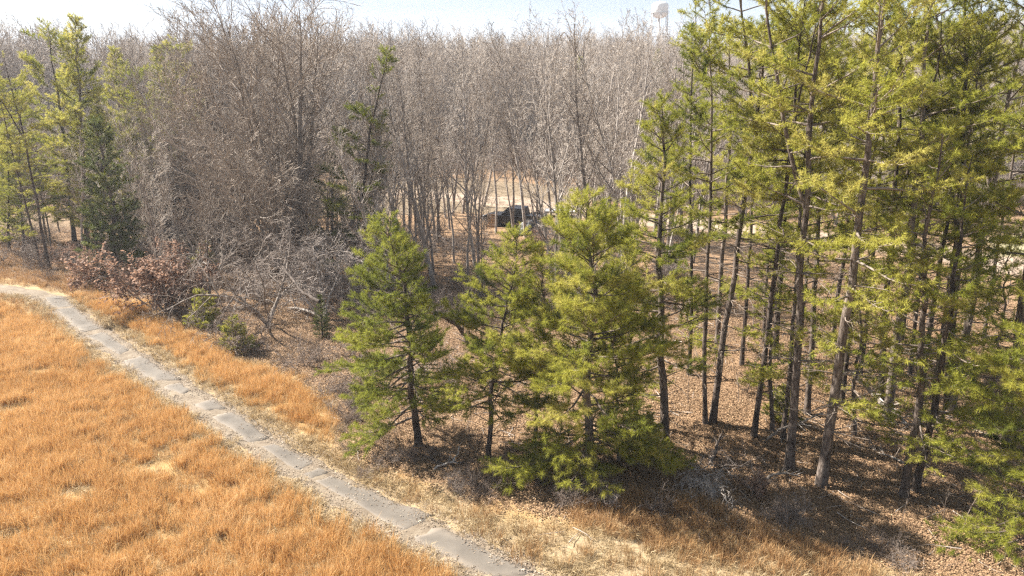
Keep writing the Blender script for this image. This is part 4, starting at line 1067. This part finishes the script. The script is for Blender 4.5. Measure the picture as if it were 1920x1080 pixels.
def stick_set():
    ls = []
    for _ in range(5):
        a = rng.random() * 6.28; b = rng.normal(0, .7, 2); L = rng.uniform(.25, 1.1); p = np.array([b[0], b[1], .03]); pts_ = [p]
        for k in range(3): a += rng.normal(0, .25); p = p + np.array([math.cos(a), math.sin(a), rng.normal(0, .06)]) * L / 3; pts_.append(p)
        r0 = rng.uniform(.006, .016); ls.append((pts_, [r0, r0 * .9, r0 * .7, r0 * .4]))
    v, q = frustums(*segs_of(ls), 4); return new_mesh('sticks', v, 4, q, M['deadwood'])
ST = [stick_set() for _ in range(6)]
kst = kl & (rng.random(42000) < .055)
put('fallen_sticks', xl[kst], yl[kst], ST, .7, 1.4, 'thin dead sticks strewn over the leaf litter', 'sticks', .02, .05)
DP = [leaf_patch(16, .35, .045, M['debris'], .012) for _ in range(4)]
xd = rng.uniform(-38, 5, 60000); yd = rng.uniform(15, 50, 60000); dd = dist_line(xd, yd, PATHC)
kd = (dd < 1.35) & (rng.random(60000) < np.where(dd < .5, .05, .6))
put('path_debris', xd[kd], yd[kd], DP, .7, 1.3, 'pale chips and dead leaves littering the path edges', 'debris', .03, .05)

# undergrowth beyond the clearing: one uncountable mass
th_protos = []
for i in range(3):
    rnd = random.Random(300 + i); out = [[], [], []]
    for (p, d, L, r) in st_thicket(rnd): grow(out, rnd, Vector(p), Vector(d).normalized(), L, r, 0, PT)
    v, q = frustums(*segs_of([l for lv in out for l in lv]), 3); th_protos.append(new_mesh('brushwood', v, 4, q, M['brushtwig']))
xu = rng.uniform(-130, 130, 5200); yu = 84 + 110 * rng.random(5200) ** 1.3
ku = (np.abs(xu) < yu * .74) & ~in_poly(xu, yu, CLEAR) & ~in_poly(xu, yu, GREEN) & (dist_line(xu, yu, ROAD) > 4) & (rng.random(5200) < .55)
put('brushwood', xu[ku], yu[ku], th_protos, .7, 1.6, 'low brown leafless brushwood under the trees beyond the clearing', 'brushwood')
# ------------------------------------------------------------------ far wood (one mass)
PF = bareparams(depth=2, steps=[6, 4, 2], trop=[.02, .08, .04], jit=[.05, .12, .16], taper=[.15, .25, .5], rmin=.02, kids=[24, 9], start=[.2, .2], ang=[40, 45], ratio=[.34, .42], fall=[.6, .4], rk=[.016, .012])
far_protos = []
def st_far(rnd): return [((0, 0, -.5), (rnd.gauss(0, .05), rnd.gauss(0, .05), 1), 16.5, .17)]
for i in range(5):
    rnd = random.Random(200 + i); out = [[], [], []]
    for (p, d, L, r) in st_far(rnd): grow(out, rnd, Vector(p), Vector(d).normalized(), L, r, 0, PF)
    v, q = frustums(*segs_of([l for lv in out for l in lv]), 3); far_protos.append(new_mesh('far_tree', v, 4, q, M['twig']))
n = 26000; d = 120 * np.exp(rng.random(n) * math.log(900 / 120)); a = rng.uniform(-.68, .68, n); xf = d * np.sin(a); yf = d * np.cos(a)
keep = (yf > 135) & ~(in_poly(xf, yf, clayp) & (rng.random(n) < .35)) & (rng.random(n) < .42)
for hx, hy in ((-155, 250), (-170, 318)): keep &= ~((np.abs(xf - hx * yf / hy) < 9) & (yf < hy + 8) & (yf > hy - 70))
xf, yf = xf[keep], yf[keep]
s = rng.uniform(.7, 1.2, len(xf)) * (.8 + .5 * vnoise(xf, yf, .03, 41))
o = scatter('far_wood', np.stack([xf, yf, gz(xf, yf)], 1), rng.random(len(xf)) * 6.28, s, rng.integers(0, 5, len(xf)), far_protos)
tag(o, 'leafless grey wood covering the far ridge to the horizon', 'wood', None, 'stuff')
print('FAR', len(xf), 'GRASS', len(xg), 'MID', len(MIDT), 'TH', ntk, {k: v['n'] for k, v in list(PK.items()) + list(BK.items())})

# ------------------------------------------------------------------ water tower
tower = bpy.data.objects.new('water_tower', None); C.objects.link(tower)
TX, TY = 121.0, 650.0; tz0 = gzf(TX, TY); tower.location = (TX, TY, tz0)
white = plain('tower_paint', (.50, .48, .45), .6, 0, .12, .3); steel = plain('tower_steel', (.30, .28, .26), .5, 0, .1, .5)
ztank = 57.5 - tz0
m = MB(); prof = [(.02, 0), (2.5, .3), (4.8, 1.3), (6.3, 2.8), (6.8, 4.2), (6.8, 10.2), (6.4, 11.4), (5.0, 12.4), (2.5, 13.0), (.02, 13.2)]
m.lathe(prof, 32, (0, 0, ztank)); m.build('tank', white, tower, 0, True)
m = MB(); m.lathe([(6.82, 0), (7.7, 0), (7.7, .25), (6.82, .25)], 32, (0, 0, ztank + 4.2)); walk = m.build('balcony', steel, tower)
m = MB()
for k in range(16):
    a = k / 16 * 6.283; m.tube([(7.6 * math.cos(a), 7.6 * math.sin(a), ztank + 4.4), (7.6 * math.cos(a), 7.6 * math.sin(a), ztank + 5.5)], .06, 4)
m.tube([(7.6 * math.cos(k / 32 * 6.283), 7.6 * math.sin(k / 32 * 6.283), ztank + 5.5) for k in range(33)], .07, 4)
m.build('railing', steel, walk)
for k in range(6):
    a = k / 6 * 6.283 + .5; m = MB(); m.tube([(8.0 * math.cos(a), 8.0 * math.sin(a), -1), (6.9 * math.cos(a), 6.9 * math.sin(a), ztank + 4.3)], .42, 8); m.build('leg', steel, tower, 0, True)
m = MB(); m.tube([(0, 0, -1), (0, 0, ztank + .4)], .9, 12); m.build('riser', steel, tower, 0, True)
for zz in (.35, .68):
    m = MB(); rr = 8.0 - 1.1 * zz
    for k in range(6):
        a = k / 6 * 6.283 + .5; b = a + 6.283 / 6; m.tube([(rr * math.cos(a), rr * math.sin(a), ztank * zz), (rr * math.cos(b), rr * math.sin(b), ztank * zz)], .16, 6)
    m.build('brace', steel, tower)
m = MB(); m.lathe([(.6, 13.0), (.6, 13.8), (.02, 14.1)], 10, (0, 0, ztank)); m.build('vent', steel, tower)
tag(tower, 'white water tower on legs rising behind the bare tree tops', 'water tower')

# ------------------------------------------------------------------ far houses
roofm = plain('pale_metal_roof', (.72, .74, .77), .45, 0, .06, 1.0); wallm = plain('pale_siding', (.62, .6, .56), .7, 0, .08, 1.5); glassm = plain('window_glass', (.05, .06, .08), .1, 0, .1, 1)
for hx, hy, w, dpt, rot, label in ((-155, 250, 9, 7, .25, 'far low house with pale grey roof behind the left pines, farther left'), (-172, 322, 11, 7, -.2, 'far house with white roof showing between the left pines, right of the other')):
    hz = gzf(hx, hy); r = bpy.data.objects.new('far_house', None); C.objects.link(r); r.location = (hx, hy, hz); r.rotation_euler = (0, 0, rot)
    m = MB(); m.box((-w / 2, -dpt / 2, -1), (w / 2, dpt / 2, 3.0)); m.build('wall', wallm, r)
    m = MB()
    for sgn in (-1, 1):
        m.add([(-w / 2 - .4, sgn * (dpt / 2 + .5), 2.85), (w / 2 + .4, sgn * (dpt / 2 + .5), 2.85), (w / 2 + .4, 0, 5.0), (-w / 2 - .4, 0, 5.0),
               (-w / 2 - .4, sgn * (dpt / 2 + .5), 3.05), (w / 2 + .4, sgn * (dpt / 2 + .5), 3.05), (w / 2 + .4, 0, 5.2), (-w / 2 - .4, 0, 5.2)],
              [(0, 1, 2, 3), (4, 7, 6, 5), (0, 4, 5, 1), (1, 5, 6, 2), (3, 2, 6, 7), (0, 3, 7, 4)])
    rf = m.build('roof', roofm, r); m = MB(); m.box((w * .2, .3, 4.0), (w * .2 + .7, 1.0, 5.9)); m.build('chimney', wallm, rf)
    m = MB()
    for sgn in (-1, 1): m.add([(sgn * w / 2, -dpt / 2, 3.0), (sgn * w / 2, dpt / 2, 3.0), (sgn * w / 2, 0, 5.0)], [(0, 1, 2)])
    m.build('gable', wallm, r)
    for wx in (-.32, .05, .32):
        m = MB(); m.box((wx * w - .6, -dpt / 2 - .04, 1.0), (wx * w + .6, -dpt / 2 + .02, 2.3)); m.build('window', glassm, r)
    m = MB(); m.box((-.14 * w - .45, -dpt / 2 - .05, 0), (-.14 * w + .45, -dpt / 2 + .02, 2.1)); m.build('door', wallm, r)
    tag(r, label, 'house')

# ------------------------------------------------------------------ vehicle and yard things by the clearing
blk = plain('black_paint', (.012, .013, .016), .28, 0, .2, 2, .5); rub = plain('tyre_rubber', (.02, .02, .02), .85); chrome = plain('bright_metal', (.6, .62, .65), .25, .9)
glass, t, out = mat_new('vehicle_glass'); p = nd(t, 'ShaderNodeBsdfPrincipled', Roughness=.06); p.inputs['Base Color'].default_value = (.04, .05, .06, 1); p.inputs['Specular IOR Level'].default_value = .8; t.links.new(p.outputs[0], out.inputs['Surface'])
red = plain('tail_lens', (.35, .02, .02), .3); lens = plain('clear_lens', (.75, .78, .8), .15)
tr = bpy.data.objects.new('pickup_truck', None); C.objects.link(tr); tr.location = (TRUCK[0], TRUCK[1], gzf(*TRUCK)); tr.rotation_euler = (0, 0, R(158)); tr.scale = (1.12,) * 3
m = MB(); m.prism([(-2.8, .5), (-2.8, 1.1), (-1.15, 1.12), (.9, 1.12), (2.3, 1.06), (2.75, .92), (2.8, .5), (2.35, .42), (-2.4, .42)], -.95, .95); m.build('body', blk, tr, .05)
m = MB(); m.prism([(-1.2, 1.10), (-1.0, 1.78), (.25, 1.80), (1.05, 1.10)], -.86, .86); cab = m.build('cab', blk, tr, .06)
m = MB(); m.add([(.30, -.74, 1.775), (.30, .74, 1.775), (1.02, .8, 1.15), (1.02, -.8, 1.15)], [(0, 1, 2, 3)]); o = m.build('windscreen', glass, cab); o.location = (.045, 0, .03)
for sgn in (-1, 1):
    m = MB(); m.box((-.95, sgn * .865 - .01, 1.22), (-.2, sgn * .865 + .01, 1.68)); m.build('side_window', glass, cab)
    m = MB(); m.box((-.12, sgn * .865 - .01, 1.22), (.55, sgn * .865 + .01, 1.62)); m.build('side_window', glass, cab)
    m = MB(); m.box((.62, sgn * .95 - .08, 1.15), (.78, sgn * .95 + .14, 1.35)); m.build('mirror', blk, cab)
    m = MB(); m.box((2.70, sgn * .68 - .18, .72), (2.815, sgn * .68 + .18, .92)); m.build('headlight', lens, tr, .02)
    m = MB(); m.box((-2.83, sgn * .82 - .09, .68), (-2.78, sgn * .82 + .09, 1.05)); m.build('tail_light', red, tr)
for sgn in (-1, 1):
    m = MB(); m.box((-2.75, sgn * .9 - .05, 1.1), (-1.25, sgn * .9 + .05, 1.24)); m.build('bed_rail', blk, tr, .02)
m = MB(); m.box((2.78, -.92, .40), (2.92, .92, .62)); m.build('bumper', chrome, tr, .03)
m = MB(); m.box((2.785, -.45, .66), (2.82, .45, .9)); m.build('grille', chrome, tr, .01)
m = MB(); m.box((-2.92, -.92, .40), (-2.79, .92, .58)); m.build('bumper', chrome, tr, .03)
for wx in (-1.75, 1.8):
    for sgn in (-1, 1):
        def ring(prof, n=20):
            mm = MB(); vs = []; fs = []
            for r_, yy in prof:
                for k in range(n): a = k / n * 6.283; vs.append((wx + r_ * math.cos(a), sgn * (.86 + yy), .38 + r_ * math.sin(a)))
            for i in range(len(prof) - 1):
                for k in range(n): fs.append((i * n + k, i * n + (k + 1) % n, (i + 1) * n + (k + 1) % n, (i + 1) * n + k))
            mm.add(vs, fs); return mm
        wroot = ring([(.25, -.12), (.36, -.12), (.385, -.08), (.385, .08), (.36, .12), (.24, .12)]).build('wheel', rub, tr, 0, True)
        ring([(.01, .08), (.12, .09), (.2, .06), (.24, .1)]).build('rim', chrome, wroot)
tag(tr, 'black pickup truck half hidden behind bare stems at the clearing', 'pickup truck')
woodm = plain('pallet_wood', (.46, .30, .17), .8, 0, .25, 6)
pl = bpy.data.objects.new('wooden_pallet', None); C.objects.link(pl); pl.location = (PALLET[0], PALLET[1], gzf(*PALLET)); pl.rotation_euler = (R(-12), 0, R(-8))
for k in range(9):
    m = MB(); m.box((-.5, -.055, .06 + k * .155), (.5, -.03, .06 + k * .155 + .10)); m.build('slat', woodm, pl, .004)
for xx in (-.45, 0, .45):
    m = MB(); m.box((xx - .045, -.028, 0), (xx + .045, .07, 1.44)); m.build('stringer', woodm, pl, .004)
tag(pl, 'tan wooden pallet standing on edge in front of the black pickup', 'pallet')
greym = plain('trailer_deck', (.42, .41, .39), .7, 0, .15, 2)
tl = bpy.data.objects.new('flat_trailer', None); C.objects.link(tl); tl.location = (TRAILER[0], TRAILER[1], gzf(*TRAILER)); tl.rotation_euler = (0, 0, R(-6))
for k in range(9):
    m = MB(); m.box((-1.6, -.9 + k * .2, .62), (1.6, -.9 + k * .2 + .185, .66)); m.build('plank', greym, tl)
m = MB(); m.box((-1.65, -.96, .5), (1.65, -.905, .70)); m.box((-1.65, .905, .5), (1.65, .96, .70)); m.box((-1.65, -.9, .48), (-1.605, .9, .70)); m.box((1.605, -.9, .48), (1.65, .9, .70)); m.build('frame', steel, tl)
m = MB(); m.tube([(1.6, -.4, .5), (2.7, 0, .5)], .04, 6); m.tube([(1.6, .4, .5), (2.7, 0, .5)], .04, 6); m.build('tongue', steel, tl)
for sgn in (-1, 1):
    m = MB(); m.tube([(0, sgn * 1.02, .32), (0, sgn * 1.2, .32)], .32, 16); m.build('wheel', rub, tl)
    m = MB(); m.box((-.45, sgn * 1.11 - .12, .68), (.45, sgn * 1.11 + .12, .71)); m.build('fender', greym, tl)
tag(tl, 'grey plank bed trailer beyond the thickest bare trunk', 'trailer')
# dark covered heap
tarpm = plain('dark_tarp', (.02, .02, .023), .55, 0, .3, 4)
nr, ns = 14, 28; V = []; F = []
for i in range(nr + 1):
    for k in range(ns):
        a = k / ns * 6.283; f = i / nr; rr = f * (1 + .12 * math.sin(3 * a + 1) + .08 * math.sin(7 * a))
        z = 1.35 * (1 - f ** 2.6) + .10 * math.sin(5 * a + f * 6) * f + .07 * math.sin(11 * a - f * 9) * f
        V.append((1.5 * rr * math.cos(a), 1.0 * rr * math.sin(a), max(z, -.05 if i == nr else .0)))
for i in range(nr):
    for k in range(ns): F.append((i * ns + k, i * ns + (k + 1) % ns, (i + 1) * ns + (k + 1) % ns, (i + 1) * ns + k))
me = bpy.data.meshes.new('tarp_heap'); me.from_pydata(V, [], F); me.update(); me.materials.append(tarpm)
o = obj('tarp_heap', me, None, (PILE[0], PILE[1], gzf(*PILE))); tag(o, 'heap under a dark tarp behind the bare stems right of the pallet', 'tarp heap')

# ------------------------------------------------------------------ haze
m = MB(); m.box((-2400, -120, -30), (2400, 2900, 90))
hm, t, out = mat_new('haze_air'); pv = t.nodes.new('ShaderNodeVolumePrincipled')
pv.inputs['Color'].default_value = (.93, .95, 1.0, 1); pv.inputs['Density'].default_value = .00035; pv.inputs['Anisotropy'].default_value = .2
t.links.new(pv.outputs[0], out.inputs['Volume'])
hz = m.build('haze', hm); tag(hz, kind='stuff')
